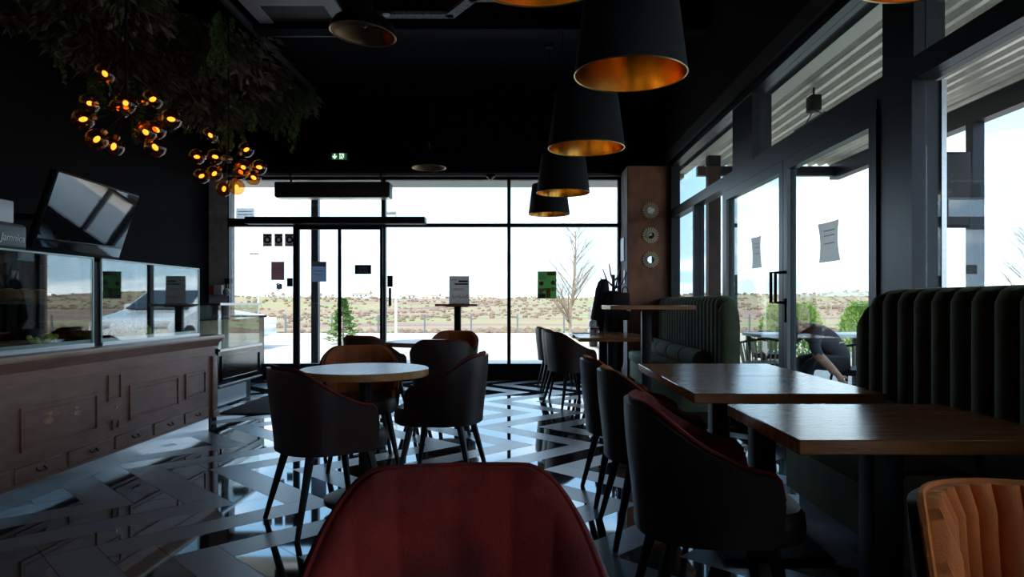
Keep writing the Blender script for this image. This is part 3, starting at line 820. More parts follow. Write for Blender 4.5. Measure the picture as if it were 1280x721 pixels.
# ------------------------------------------------------------------ channelled benches
def bench(label, y0, y1, bolsters, round0=False, round1=False, seat_x=1.42):
    t_ = thing('bench', label, 'bench', ((seat_x+1.98)/2, (y0+y1)/2, 0))
    ox, oy = t_.location.x, t_.location.y
    def part(nm, bm, m):
        o = obj(nm, bm, m, t_); o.location = (-ox, -oy, 0); return o
    part('plinth', B(seat_x+.08, 1.96, y0+.05, y1-.05, 0, .12), M_steel)
    part('seat_base', RB(seat_x+.02, 1.96, y0+.01, y1-.01, .12, .36, .015), M_green)
    n = max(1, round((y1-y0)/1.0))
    for k in range(n):
        a, b = y0+(y1-y0)*k/n, y0+(y1-y0)*(k+1)/n
        part('seat_cushion', RB(seat_x, 1.84, a+.004, b-.004, .345, .475, .045, 4), M_green)
    nch = round((y1-y0)/.14); cw = (y1-y0)/nch; R = .30
    def top(y):
        z = 1.20
        for on, e, s in ((round0, y0, 1), (round1, y1, -1)):
            if on:
                d = (y-e)*s
                if d < R: z = min(z, 1.20 - R + math.sqrt(max(0, R*R-(R-d)**2)))
        return z
    for k in range(nch):
        a = y0 + k*cw
        bm = bmesh.new(); rows = []
        m_ = 8
        for j in range(m_+1):
            y = a + cw*j/m_; bul = .075*math.sqrt(max(0, 1-(2*j/m_-1)**2*.96))
            zt = top(y if 0 < j < m_ else (y + (1e-3 if j == 0 else -1e-3)))
            prof = [(1.90, .30), (1.885-bul, .34), (1.885-bul, zt-.07), (1.895-bul*.8, zt-.025), (1.915-bul*.4, zt-.005), (1.955, zt), (1.985, zt-.015)]
            rows.append([bm.verts.new((x, y, z)) for x, z in prof])
        for r1_, r2_ in zip(rows, rows[1:]):
            for i in range(len(r1_)-1): bm.faces.new([r1_[i], r2_[i], r2_[i+1], r1_[i+1]])
        lo1 = [bm.verts.new((1.985, r[0].co.y, .30)) for r in rows]
        for i in range(m_):
            bm.faces.new([rows[i][-1], rows[i+1][-1], lo1[i+1], lo1[i]]); bm.faces.new([rows[i][0], lo1[i], lo1[i+1], rows[i+1][0]])
        bm.faces.new(rows[0] + [lo1[0]]); bm.faces.new((rows[-1] + [lo1[-1]])[::-1])
        part('back_channel', bm, M_green)
    for (b0, b1) in bolsters:
        prof = []
        r = .095
        bm = L([(0,0),(r-.012,.0),(r,.014),(r,(b1-b0)-.014),(r-.012,b1-b0),(0,b1-b0)], 28)
        bmesh.ops.transform(bm, matrix=Matrix.Translation((1.735, b1, .565)) @ Matrix.Rotation(PI/2, 4, 'X'), verts=bm.verts)
        part('bolster', bm, M_green)
        for yy in (b0+.006, b1-.006):
            ring = bmesh.new()
            tube(ring, [(1.735+.092*math.cos(2*PI*k/28), yy, .565+.092*math.sin(2*PI*k/28)) for k in range(29)], .005, 5)
            part('bolster_piping', ring, M_green)
    return t_
bench('dark green velvet bench with channelled back along the near window', .35, 3.80, [(.6+.63*i, .6+.63*i+.61) for i in range(5)], round1=True)
bench('green velvet bench with channelled back and bolsters beside the pillar', 6.32, 9.40, [(6.7+.64*i, 6.7+.64*i+.62) for i in range(4)], round0=True)

# ------------------------------------------------------------------ bar counter
cx_ = -2.78
ct = thing('bar_counter', 'long brown panelled wooden bar counter with moulded top', 'counter', (cx_, 4.4, 0))
def cpart(nm, bm, m, par=None, sm=True):
    o = obj(nm, bm, m, par or ct, smooth=sm)
    if par is None: o.location = (-cx_, -4.4, 0)
    return o
CY0, CY1 = 1.8, 6.22
cpart('body', B(cx_-.62, cx_, CY0, CY1-.03, .11, .80), M_counter)
cpart('worktop', RB(cx_-.66, cx_+.055, CY0, CY1+.05, .805, .84, .006), M_ctop)
bm = bmesh.new()
prism(bm, [(cx_-.002, CY0, .74), (cx_+.008, CY0, .75), (cx_+.014, CY0, .77), (cx_+.04, CY0, .79), (cx_+.045, CY0, .806), (cx_-.002, CY0, .806)], (0, CY1-CY0+.03, 0))
cpart('cornice', bm, M_counter)
cpart('frieze_bead', B(cx_, cx_+.008, CY0, CY1-.03, .655, .668), M_counter)
cpart('kick_plate', B(cx_-.60, cx_-.045, CY0, CY1-.06, 0, .112), M_kick)
def frame_panel(y0, y1, z0, z1, w_=.018):
    bm = bmesh.new()
    for a in ((y0, y1, z0, z0+w_), (y0, y1, z1-w_, z1), (y0, y0+w_, z0+w_, z1-w_), (y1-w_, y1, z0+w_, z1-w_)): box(bm, cx_-.001, cx_+.012, *a)
    o = cpart('panel', bm, M_counter)
    i = obj('panel_field', RB(cx_-.001, cx_+.005, y0+w_+.012, y1-w_-.012, z0+w_+.012, z1-w_-.012, .003, 1), M_counter, o)
    return o
for a in ((2.2, 2.9, .30, .545), (3.02, 3.62, .30, .545), (3.79, 4.48, .30, .545), (4.84, 5.53, .30, .545), (5.64, 6.0, .335, .545)): frame_panel(*a)
frame_panel(4.59, 4.735, .47, .645, .010); frame_panel(4.635, 4.71, .27, .335, .010)
cpart('lock', L([(0,0),(.008,0),(.008,.01),(0,.01)], 10), M_brass).matrix_local = Matrix.Translation((.006, .27, .42)) @ Matrix.Rotation(PI/2, 4, 'Y')
rw = random.Random(3)
for yy, zz_, r_ in ((4.02,.44,.045), (4.03,.48,.02), (4.27,.445,.035), (4.27,.48,.018), (4.10,.475,.014)):
    bm = bmesh.new(); n_ = 14
    prism(bm, [(cx_+.005, yy+r_*1.1*math.cos(2*PI*k/n_)*rw.uniform(.6,1.1), zz_+r_*.6*math.sin(2*PI*k/n_)*rw.uniform(.6,1.1)) for k in range(n_)], (.0012, 0, 0))
    cpart('worn_patch', bm, M_stain)
for y0, y1 in ((2.9,3.3), (3.32,3.72), (3.75,4.13), (4.19,4.65), (4.67,5.13), (5.16,5.6), (5.63,6.04)):
    dr = cpart('drawer', RB(cx_-.002, cx_+.010, y0, y1, .132, .222, .004, 1), M_counter)
    ym = (y0+y1)/2
    h = bmesh.new(); box(h, cx_+.010, cx_+.012, ym-.035, ym-.025, .178, .192); box(h, cx_+.010, cx_+.012, ym+.025, ym+.035, .178, .192)
    tube(h, [(cx_+.012, ym-.035, .185), (cx_+.028, ym-.03, .172), (cx_+.028, ym+.03, .172), (cx_+.012, ym+.035, .185)], .004, 6)
    obj('handle', h, M_steel, dr)
cpart('corner_pilaster', RB(cx_-.05, cx_+.022, 6.10, 6.20, .16, .655, .006), M_counter)
cpart('pilaster_base', RB(cx_-.06, cx_+.032, 6.085, 6.215, .11, .17, .006), M_counter)
cpart('end_panel', B(cx_-.62, cx_-.05, 6.19, 6.23, .0, .80), M_black)

# glass display cases on the counter
def vitrine(label, y0, y1, shelf):
    X0, X1, z0, z1 = -3.42, -2.85, .84, 1.42
    t_ = thing('display_case', label, 'display case', ((X0+X1)/2, (y0+y1)/2, z0))
    def vp(nm, bm, m, par=None):
        o = obj(nm, bm, m, par or t_, smooth=False)
        if par is None: o.location = -Vector(t_.location)
        return o
    vp('base_tray', B(X0, X1+.01, y0, y1, z0, z0+.022), M_kick)
    vp('back_frame', box(box(box(B(X0, X0+.03, y0, y0+.04, z0+.02, z1), X0, X0+.03, y1-.04, y1, z0+.02, z1), X0, X0+.03, y0, y1, z1-.03, z1), X0, X0+.03, y0, y1, z0+.02, z0+.05), M_steel)
    for nm, a in (('front_pane', (X1-.006, X1, y0, y1, z0+.02, z1)), ('side_pane', (X0+.03, X1-.006, y0, y0+.006, z0+.02, z1)), ('side_pane', (X0+.03, X1-.006, y1-.006, y1, z0+.02, z1)), ('top_pane', (X0, X1, y0, y1, z1, z1+.006))):
        vp(nm, B(*a), M_glassv)
    vp('edge_trim', box(box(B(X1-.004, X1+.006, y0, y1, z1-.003, z1+.008), X1-.006, X1+.004, y0-.004, y0+.006, z0+.02, z1), X1-.006, X1+.004, y1-.006, y1+.004, z0+.02, z1), mat('glass_edge', (.55,.72,.72), .15))
    vp('tray_lip', B(X1-.014, X1-.008, y0+.01, y1-.01, z0+.022, z0+.046), M_kick)
    if shelf:
        vp('shelf', B(X0+.03, X1-.08, y0+.02, y1-.02, 1.12, 1.135), M_steel)
    return t_
vitrine('glass display case with pastries on a dark shelf', 2.4, 4.55, True)
vitrine('glass display case with fruit on its tray at the end of the counter', 4.64, 6.03, False)
obj_dark = tag(obj('corner_post', B(-2.93, -2.86, 4.555, 4.635, .84, 1.40), M_steel), 'black post between the two glass display cases', 'post')

# food
M_org = mat('orange_skin', (.9,.28,.03), .45, bump=.2, bscale=200); M_grn = mat('pear_skin', (.55,.68,.08), .4); M_ygr = mat('yellow_grape', (.72,.72,.14), .35); M_rgr = mat('red_grape', (.30,.03,.06), .3); M_bun = mat('baked_crust', (.36,.15,.05), .5, var=.5, vscale=14)
M_cake = mat('sponge', (.75,.6,.38), .8, var=.2, vscale=40)
def vit_at(px_, z, dx_=.18):
    X = -2.85-dx_; Y = X*F/(px_-VX); return Vector((X, Y, z))
def fruit(label, cat, name, p, r, m, pear=False, stem=True):
    t_ = thing(name, label, cat, p)
    prof = [(r*math.sin(PI*i/14), r*(1-math.cos(PI*i/14))) for i in range(15)]
    if pear: prof = [(q*(1-.35*(z/(2*r))**2*1.2), z*1.25) for q, z in prof]
    obj('flesh', L(prof, 18), m, t_)
    h = prof[-1][1]
    obj('stem', T([(0,0,h-.01),(.004,0,h+.018)], .003, 5), M_legs, t_)
zt = .862
fruit('single orange standing at the end of the fruit row', 'orange', 'orange', vit_at(203, zt), .042, M_org)
fruit('orange beside the red grapes and sponge slice', 'orange', 'orange', vit_at(153, zt+.045), .036, M_org)
fruit('yellow green pear next to the yellow grapes', 'pear', 'pear', vit_at(184, zt), .036, M_grn, True)
def grapes(label, p, m, n, sy, seed):
    r_ = random.Random(seed); t_ = thing('grape_bunch', label, 'grapes', p)
    for i in range(n):
        f = r_.random()
        o = obj('grape', GR[m.name], None, t_); o.location = (r_.uniform(-.04,.04), r_.uniform(-sy, sy), .016 + r_.choice((0,.022,.022,.042))*(1-f*.3))
    obj('stalk', T([(0,-sy,.03),(0,0,.05),(0,sy,.035)], .003, 5), mat('stalk', (.2,.22,.06), .7), t_)
GR = {m.name: mesh_of('grape', ball(bmesh.new(), (0,0,0), .017, 10, 6), m) for m in (M_rgr, M_ygr)}
grapes('bunch of yellow grapes between orange and pear', vit_at(174, zt), M_ygr, 34, .085, 1)
grapes('bunch of red grapes at the corner post', vit_at(139, zt), M_rgr, 34, .09, 2)
grapes('bunch of yellow grapes on the tray under the pastry shelf', vit_at(56, zt), M_ygr, 30, .09, 3)
grapes('bunch of red grapes on the tray under the pastry shelf', vit_at(97, zt), M_rgr, 26, .07, 4)
tag(obj('cake_slice', RB(-.05,.05,-.06,.06,0,.042,.006), M_cake), 'pale sponge slice under the small orange', 'cake').location = vit_at(153, zt)
for i, (xx, lb) in enumerate(((28, 'round brown bun on the pastry shelf beside the croissant'), (48, 'large brown roll on the pastry shelf at the right'), (10, 'brown pastry at the left end of the shelf'))):
    bm = bmesh.new()
    lathe(bm, [(0,0),(.05,.0),(.066,.02),(.06,.05),(.035,.07),(0,.075)], 18)
    for v in bm.verts: v.co.y *= 1.25; v.co += Vector((0,0,.006*noise.noise(v.co*40)))
    bn = thing('bread_roll', lb, 'bread', vit_at(xx, 1.135, .22))
    obj('crust', bm, M_bun, bn)
    obj('score', T([(-.03,-.02,.068),(.0,.02,.076),(.03,.05,.06)], .006, 5), M_cake, bn)

# sign and box on the display case
js = thing('counter_sign', 'grey light box sign reading Jamnica on top of the display case', 'sign', (-2.88, 3.59, 1.428))
bm = RB(-.03, .03, -.36, .36, 0, .145, .02, 3); obj('sign_body', bm, mat('sign_grey', (.075,.085,.10), .45), js)
tm = obj('lettering', text_mesh('Jamnica', .06, mat('sign_white', (.8,.8,.8), .5), .001, shear=.25), None, js)
tm.matrix_local = Matrix.Translation((.031, .245, .062)) @ Matrix(((0,0,1,0),(1,0,0,0),(0,1,0,0),(0,0,0,1)))
wb = thing('white_appliance', 'white boxy appliance with grey panel standing on the grey sign box', 'appliance', (-2.96, 3.51, 1.573))
obj('housing', RB(-.12, .10, -.35, .35, 0, .125, .008), mat('appliance_white', (.62,.64,.68), .4), wb)
obj('display', B(.10, .104, -.05, .22, .035, .09), mat('appliance_panel', (.2,.25,.28), .3), wb)

# television hung above the counter
tl, trr, brr, bl = px(67,212,4.3), px(178,245,5.27), px(145,325,5.27), px(45,310,4.3)
ux = ((trr-tl)+(brr-bl)).normalized(); uz = ((tl-bl)+(trr-brr)); uz = (uz - ux*uz.dot(ux)).normalized(); un = ux.cross(uz)
cen = (tl+trr+brr+bl)/4
tv = thing('television', 'flat screen television tilted down above the counter, reflecting daylight', 'television', cen)
tv.matrix_world = Matrix(((ux.x,un.x,uz.x,cen.x),(ux.y,un.y,uz.y,cen.y),(ux.z,un.z,uz.z,cen.z),(0,0,0,1)))
wdt = ((trr-tl).length+(brr-bl).length)/4; hgt_ = ((tl-bl).length+(trr-brr).length)/4
s_ = 1 if un.dot(Vector((0,0,CAM_H))-cen) > 0 else -1
f_ = lambda a, b: (min(a*s_, b*s_), max(a*s_, b*s_))
obj('casing', RB(-wdt, wdt, *f_(-.05, 0), -hgt_, hgt_, .008), M_steel, tv)
obj('screen', B(-wdt+.012, wdt-.012, *f_(0, .003), -hgt_+.02, hgt_-.012), M_screen, tv)
tp_ = tv.matrix_world @ Vector((0,-.05*s_,0))
obj('wall_arm', T([(0,-.05*s_,0), tuple(tv.matrix_world.inverted() @ Vector((XL+.02, tp_.y-.1, tp_.z)))], .022, 8), M_steel, tv)

# second display fridge behind the counter end
fr_ = thing('display_fridge', 'black display fridge with glass top behind the counter end', 'fridge', (-3.55, 7.85, 0))
def fp(nm, bm, m, par=None):
    o = obj(nm, bm, m, par or fr_, smooth=False)
    if par is None: o.location = (3.55, -7.85, 0)
    return o
M_gblack = mat('gloss_black', (.01,.01,.012), .12, ior=1.8)
fp('cabinet', B(-3.85, -3.22, 7.25, 8.42, .24, .64), M_gblack)
fp('plinth', B(-3.8, -3.30, 7.28, 8.30, 0, .24), M_steel)
fp('kick_panel', B(-3.30, -3.27, 7.32, 8.1, .02, .20), mat('pale_metal', (.55,.57,.6), .35, .6))
dw = fp('drawer_front', box(box(box(B(-3.22, -3.205, 7.3, 8.38, .28, .31), -3.22, -3.205, 7.3, 8.38, .53, .56), -3.22, -3.205, 7.3, 7.33, .31, .53), -3.22, -3.205, 8.35, 8.38, .31, .53), M_gblack)
fp('edge_strip', B(-3.225, -3.20, 7.25, 8.42, .235, .248), M_kick)
fp('handle_rail', B(-3.22, -3.20, 7.25, 8.42, .61, .635), M_kick)
for a in ((-3.225, -3.219, 7.25, 8.36, .64, 1.10), (-3.8, -3.22, 8.354, 8.36, .64, 1.10), (-3.8, -3.22, 7.25, 7.256, .64, 1.10)): fp('pane', B(*a), M_glassv)
fp('glass_shelf', B(-3.75, -3.24, 7.27, 8.35, .94, .95), M_glassv)
fp('top_board', B(-3.8, -3.2, 7.25, 8.38, 1.10, 1.125), M_kick)
fp('back_board', B(-3.82, -3.8, 7.25, 8.38, .64, 1.12), M_steel)
sb = thing('back_bar', 'low black back bar unit between counter and pilaster', 'cabinet', (-4.0, 8.9, 0))
obj('cabinet', B(-.55, .3, -2.5, .9, 0, .92), M_gblack, sb)
obj('worktop', B(-.58, .33, -2.52, .92, .92, .95), M_black, sb)
obj('upstand', B(-.58, .0, -1.0, -.9, .95, 1.12), mat('brown_panel', (.06,.04,.035), .6), sb)

tag(obj('door_mat', RB(-3.1, -2.0, 6.95, 8.6, .0, .012, .005), mat('brown_mat', (.075,.055,.05), .95, bump=.6, bscale=300)), 'dark brown entrance mat beside the display fridge', 'mat')
# ------------------------------------------------------------------ lamps
M_filament = emit('warm_filament', (1.0,.26,.035), 1.6)
def pendant(label, x, y, zb):
    t_ = thing('pendant_lamp', label, 'lamp', (x, y, zb), 0, 'black drum pendants with gold lining')
    obj('shade', L([(.25,0),(.252,.0),(.207,.355),(.202,.36),(.012,.36),(.012,.354),(.203,.354),(.248,.0)], 56, closed=True), M_shade, t_)
    obj('gold_lining', L([(.2475,.001),(.2015,.352),(.03,.352)], 56), M_gold, t_)
    obj('rim', L([(.2465,0),(.2495,-.004),(.2525,0),(.2495,.006)], 56, closed=True), M_brass, t_)
    obj('socket', L([(0,.20),(.022,.20),(.022,.29),(.01,.31),(.01,.352),(0,.352)], 14), M_steel, t_)
    obj('bulb', ball(bmesh.new(), (0,0,.165), .032, 12, 8, (1,1,1.2)), mat('opal_bulb', (.7,.66,.58), .3), t_)
    obj('cord', T([(0,0,.36),(0,0,ZC-zb)], .004, 6), M_steel, t_)
    obj('ceiling_rose', L([(0,ZC-zb-.03),(.05,ZC-zb-.03),(.055,ZC-zb),(0,ZC-zb)], 16), M_steel, t_)
pendant('black drum pendant with gold lining, nearest of the four in a row', .475, 3.07, 2.145)
pendant('black drum pendant with gold lining, second from the nearest in the row', .41, 4.53, 2.145)
pendant('black drum pendant with gold lining, third in the row towards the glazing', .37, 6.5, 2.165)
pendant('black drum pendant with gold lining, last in the row before the glazing', .305, 8.35, 2.20)
pendant('black drum pendant with gold lining cut by the upper frame beside the row', .045, 2.30, 2.225)
pendant('black drum pendant with gold lining close to the terrace window', 1.36, 2.30, 2.24)

def bell(label, x, y, zb, r, tilt):
    t_ = thing('bell_lamp', label, 'lamp', (x, y, zb), 0, 'black bell lamps with bronze lining')
    t_.rotation_euler = (0, tilt, 0)
    k = r/.225
    out = [(.225,0),(.222,.03),(.20,.075),(.15,.115),(.10,.14),(.055,.155),(.05,.20),(.035,.235),(.02,.25),(0,.25)]
    inn = [(.215,.004),(.19,.07),(.14,.105),(.09,.13),(.0,.142)]
    obj('shade', L([(a*k, b*k) for a, b in out], 48), mat('black_enamel', (.012,.011,.010), .3), t_)
    obj('bronze_lining', L([(a*k, b*k) for a, b in [(.2245,0)]+inn], 48), M_bronze, t_)
    obj('rim', L([(.218*k,0),(.2245*k,-.005),(.229*k,0),(.2245*k,.005)], 48, closed=True), mat('bronze_rim', (.45,.33,.24), .35, .8), t_)
    obj('bulb', ball(bmesh.new(), (0,0,.075*k), .030*k, 14, 10, (1,1,1.1)), mat('clear_bulb', (.30,.26,.20), .08), t_)
    obj('stem', T([(0,0,.24*k),(0,0,.34*k)], .014, 8), mat('dull_metal', (.2,.19,.18), .4, .8), t_)
    obj('cord', T([(0,0,.3*k),((zb-ZC)*math.tan(tilt),0,ZC-zb)], .006, 6), M_steel, t_)
bell('black bell lamp with bronze lining near the ceiling cassette', -1.105, 4.72, 2.97, .225, .10)
bell('small looking black bell lamp above the entrance glazing', -1.27, 9.2, 2.93, .225, 0.0)

# globe chandeliers
M_amber = glass('amber_glass', (.95,.60,.28), 1.9)
GL = mesh_of('globe', ball(bmesh.new(), (0,0,0), .077, 24, 16), M_amber)
FI = mesh_of('filament', ball(bmesh.new(), (0,0,.0),   .018, 10, 8, (1,1,1.6)), M_filament)
CP = mesh_of('cap', L([(0,.062),(.022,.062),(.022,.09),(0,.092)], 14), M_brass)
def chandelier(label, Y, pts, seed):
    r_ = random.Random(seed)
    cx = sum(p[0] for p in pts)/len(pts); cy = sum(p[1] for p in pts)/len(pts)
    c = px(cx, cy-10, Y)
    t_ = thing('globe_chandelier', label, 'chandelier', c)
    obj('stem', T([(0,0,0),(0,0,ZC-c.z)], .009, 8), M_steel, t_)
    obj('hub', ball(bmesh.new(), (0,0,0), .04, 12, 8), M_brass, t_)
    arms = bmesh.new()
    for (x, y, dz_) in pts:
        q = px(x, y, Y + dz_) - c
        g_ = obj('globe', GL, None, t_); g_.location = q
        d = (-q).normalized()
        # the cap sits on the side facing the hub
        rot = d.to_track_quat('Z', 'Y').to_matrix().to_4x4()
        k_ = obj('cap', CP, None, g_); k_.matrix_local = rot
        f__ = obj('filament', FI, None, g_); f__.matrix_local = rot @ Matrix.Translation((0,0,.0))
        obj('arm', T([(0,0,0), tuple(q + d*.085)], .006, 6), M_steel, t_)
chandelier('cluster of amber glass globe lights under the hanging plants, nearer one', 5.2,
    [(131,92,.1),(112,129,.22),(104,149,-.1),(157,129,-.12),(149,136,.12),(191,124,.2),(214,149,.05),(182,165,-.15),(195,162,.2),(121,174,-.12),(142,183,.08),(194,184,-.02)], 1)
chandelier('cluster of amber glass globe lights in front of the pilaster, farther one', 6.85,
    [(263,169,.1),(246,196,.0),(269,196,-.1),(308,187,.1),(304,209,-.12),(301,215,.15),(324,209,.05),(317,222,.0),(252,220,.05),(268,217,-.15),(280,236,.1),(296,234,-.05)], 2)

# ------------------------------------------------------------------ hanging greenery
pf = thing('plant_frame', 'dark ceiling frame carrying the hanging plants over the bar', 'frame', (-3.7, 6.3, 4.05))
for a in ((.78,.82,-3.4,3.2,-.03,.03), (-.85,-.81,-3.4,3.2,-.03,.03), (-.85,.82,3.16,3.2,-.03,.03), (-.85,.82,-3.4,-3.36,-.03,.03)):
    obj('frame_bar', B(*a), mat('frame_grey', (.06,.065,.075), .5), pf)
for k in range(14): obj('grid_wire', T([(-.85, -3.3+.5*k, 0), (.82, -3.3+.5*k, 0)], .008, 5), M_steel, pf)
for k in range(3): obj('hanger', T([(.8, -3+3*k, 0), (.8, -3+3*k, .2)], .01, 5), M_steel, pf)
LEAF = [mat('fern_green', (.10,.16,.045), .6, var=.5, vscale=5, col2=(.05,.09,.03)), mat('dull_leaf', (.10,.10,.065), .55, var=.5, vscale=5), mat('grey_leaf', (.20,.18,.16), .45, var=.4, vscale=6), mat('bright_fern', (.15,.26,.06), .6, var=.4, vscale=6)]
def plant_mesh(kind, seed):
    r_ = random.Random(seed); bm = bmesh.new()
    def leafq(c, d, ln, wd):
        s = d.cross(Vector((r_.uniform(-1,1), r_.uniform(-1,1), r_.uniform(-1,1)))).normalized()*wd
        n_ = s.cross(d).normalized()*wd*.4
        v = [bm.verts.new(q) for q in (c, c+d*ln*.35+s+n_, c+d*ln, c+d*ln*.35-s+n_, c+d*ln*.4)]
        bm.faces.new([v[0], v[1], v[4]]); bm.faces.new([v[1], v[2], v[4]]); bm.faces.new([v[2], v[3], v[4]]); bm.faces.new([v[3], v[0], v[4]])
    if kind == 'trail':      # narrow trailing fern
        for st in range(5):
            a = r_.uniform(0, 2*PI); p = Vector((.06*math.cos(a), .06*math.sin(a), 0)); ln = r_.uniform(.55,.9)
            for i in range(46):
                f = i/46; c = p + Vector((.05*math.sin(f*4+a), .05*math.cos(f*5+a), -f*ln))
                for s in range(2):
                    b = r_.uniform(0, 2*PI); leafq(c, Vector((math.cos(b), math.sin(b), -.9)).normalized(), .085*(1-.5*f), .020)
    elif kind == 'bush':     # bushy fern
        for i in range(420):
            a = r_.uniform(0, 2*PI); rr = .30*math.sqrt(r_.random()); z = -r_.random()*.45*(1-rr/.5)
            d = Vector((math.cos(a), math.sin(a), -r_.uniform(.3,1.5))).normalized()
            leafq(Vector((rr*math.cos(a), rr*math.sin(a), z)), d, r_.uniform(.06,.12), r_.uniform(.012,.024))
    else:                    # broad leaves
        for i in range(150):
            a = r_.uniform(0, 2*PI); rr = .26*math.sqrt(r_.random()); z = -r_.random()*.35
            d = Vector((math.cos(a), math.sin(a), -r_.uniform(.2,1.6))).normalized()
            leafq(Vector((rr*math.cos(a), rr*math.sin(a), z)), d, r_.uniform(.07,.12), r_.uniform(.018,.032))
    return bm
PM = {}
for kind, mi, n in (('trail', 0, 3), ('trail', 3, 2), ('bush', 0, 3), ('bush', 1, 3), ('broad', 1, 2), ('broad', 2, 3)):
    PM[(kind, mi)] = [mesh_of('foliage', plant_mesh(kind, 100*mi + i), LEAF[mi], smooth=False) for i in range(n)]
PLAB = {('trail',0): 'dark green trailing fern strand hanging from the ceiling frame', ('trail',3): 'bright green trailing fern strand hanging from the ceiling frame', ('bush',0): 'bushy dark green fern hanging from the ceiling frame', ('bush',1): 'bushy brownish fern hanging from the ceiling frame', ('broad',1): 'broad leaved brownish plant in the ceiling frame', ('broad',2): 'broad leaved pale grey plant in the ceiling frame'}
STEM = mesh_of('stem', T([(0,0,.25),(0,0,-.2)], .008, 5), M_legs)
def plant(kind, mi, x, y, z, s, rr):
    t_ = thing('hanging_plant', PLAB[(kind, mi)], 'plant', (x, y, z), rr.uniform(0, 6.28), 'hanging plants, '+PLAB[(kind, mi)].split(' hanging')[0].split(' in the')[0]); t_.scale = (s, s, s)
    obj('foliage', rr.choice(PM[(kind, mi)]), None, t_); obj('stem', STEM, None, t_)
rp_ = random.Random(11)
for i in range(100):
    x = rp_.uniform(-4.45, -2.98); y = rp_.uniform(4.2, 9.4)
    kind, mi = rp_.choice((('bush',0),('bush',1),('bush',1),('broad',1),('broad',2)))
    plant(kind, mi, x, y, 3.98 - rp_.random()*.12, rp_.uniform(.8,1.25), rp_)
for (u, v, Y, s, mi) in ((362,112,8.9,1.05,3),(345,105,9.2,.8,0),(312,100,8.2,1.0,3),(300,90,8.4,.9,0),(282,130,7.6,.85,3),(270,110,7.8,.9,0),(272,30,6.6,.7,3),(280,10,6.9,.7,3),(258,55,6.9,.6,0),(235,95,7.3,.8,0),(205,80,7.1,.9,0),(170,105,6.7,.8,0),(75,20,5.9,.8,0),(120,60,6.3,.8,0),(245,100,8.0,.9,0)):
    q = px(u, v, Y); plant('trail', mi, q.x, q.y, min(4.0, q.z+.1), s, rp_)
for (u, v, Y, s, kind, mi) in ((340,112,9.0,1.1,'bush',0),(375,100,9.3,.9,'broad',2),(300,112,8.3,1.2,'bush',1),(262,128,7.6,1.1,'bush',1),(240,110,7.5,1.2,'broad',2),(220,85,7.2,1.2,'broad',2),(200,60,6.8,1.2,'bush',1),(170,72,6.6,1.2,'bush',1),(330,85,8.6,1.2,'broad',1),(290,70,7.8,1.3,'broad',2),(250,40,7.0,1.2,'bush',0),(130,40,6.2,1.3,'bush',1),(90,10,5.9,1.2,'bush',1)):
    q = px(u, v, Y); plant(kind, mi, q.x, q.y, min(4.0, q.z+.05), s, rp_)

# ------------------------------------------------------------------ ceiling fittings
ac = thing('ceiling_cassette', 'white and dark ceiling air conditioning cassette above the bar edge', 'air conditioner', (-2.33, 7.2, 4.12))
bm = bmesh.new()
for a in ((-.47,.47,-.47,-.33), (-.47,.47,.33,.47), (-.47,-.33,-.33,.33), (.33,.47,-.33,.33)): box(bm, *a, -.03, .0)
obj('fascia', bm, mat('cassette_white', (.42,.41,.42), .5), ac)
obj('grille', B(-.33,.33,-.33,.33,-.012,.0), mat('cassette_grille', (.05,.035,.035), .6), ac)
obj('housing', B(-.42,.42,-.42,.42,.0,.13), M_black, ac)
ctray = thing('cable_tray', 'grey perforated cable tray bending across the black ceiling', 'cable tray', (0, 0, 0))
M_tray = mat('perforated_grey', (.30,.30,.31), .6, var=.5, vscale=40, col2=(.10,.10,.11))
pts = [px(475,21,7.15), px(563,21,7.15), px(590,3,6.75), px(700,3,6.75)]
for a, b in zip(pts, pts[1:]):
    a = Vector((a.x, a.y, 4.10)); b = Vector((b.x, b.y, 4.10)); d = (b-a).normalized(); s = Vector((-d.y, d.x, 0))*.055
    bm = bmesh.new(); prism(bm, [a-s-d*.03, b-s+d*.03, b+s+d*.03, a+s-d*.03], (0,0,.035)); obj('tray_section', bm, M_tray, ctray)
for k in range(3): obj('hanger', T([(pts[0].x+.1+.5*k, 7.15, 4.13), (pts[0].x+.1+.5*k, 7.15, ZC)], .008, 5), M_steel, ctray)
sd = thing('smoke_detector', 'small round detector on the ceiling beside the cable tray', 'detector', px(483, 20, 7.0))
obj('dome', L([(0,-.02),(.03,-.015),(.04,.0),(0,.01)], 14), M_white, sd); obj('mount', L([(0,0),(.05,0),(.05,.03),(0,.03)], 14), M_black, sd)
sd.location.z = 4.06; 
obj('drop_rod', T([(0,0,.02),(0,0,.19)], .006, 5), M_steel, sd)
for i, (y, z) in enumerate(((7.4, 4.1), (3.6, 4.1))):
    obj_ = tag(obj('ceiling_beam', B(XL, XR-.1, y-.10, y+.10, ZC-.22, ZC), M_ceil), 'black ceiling beam crossing above the '+('cable tray' if i == 0 else 'near tables'), 'beam', kind='structure')

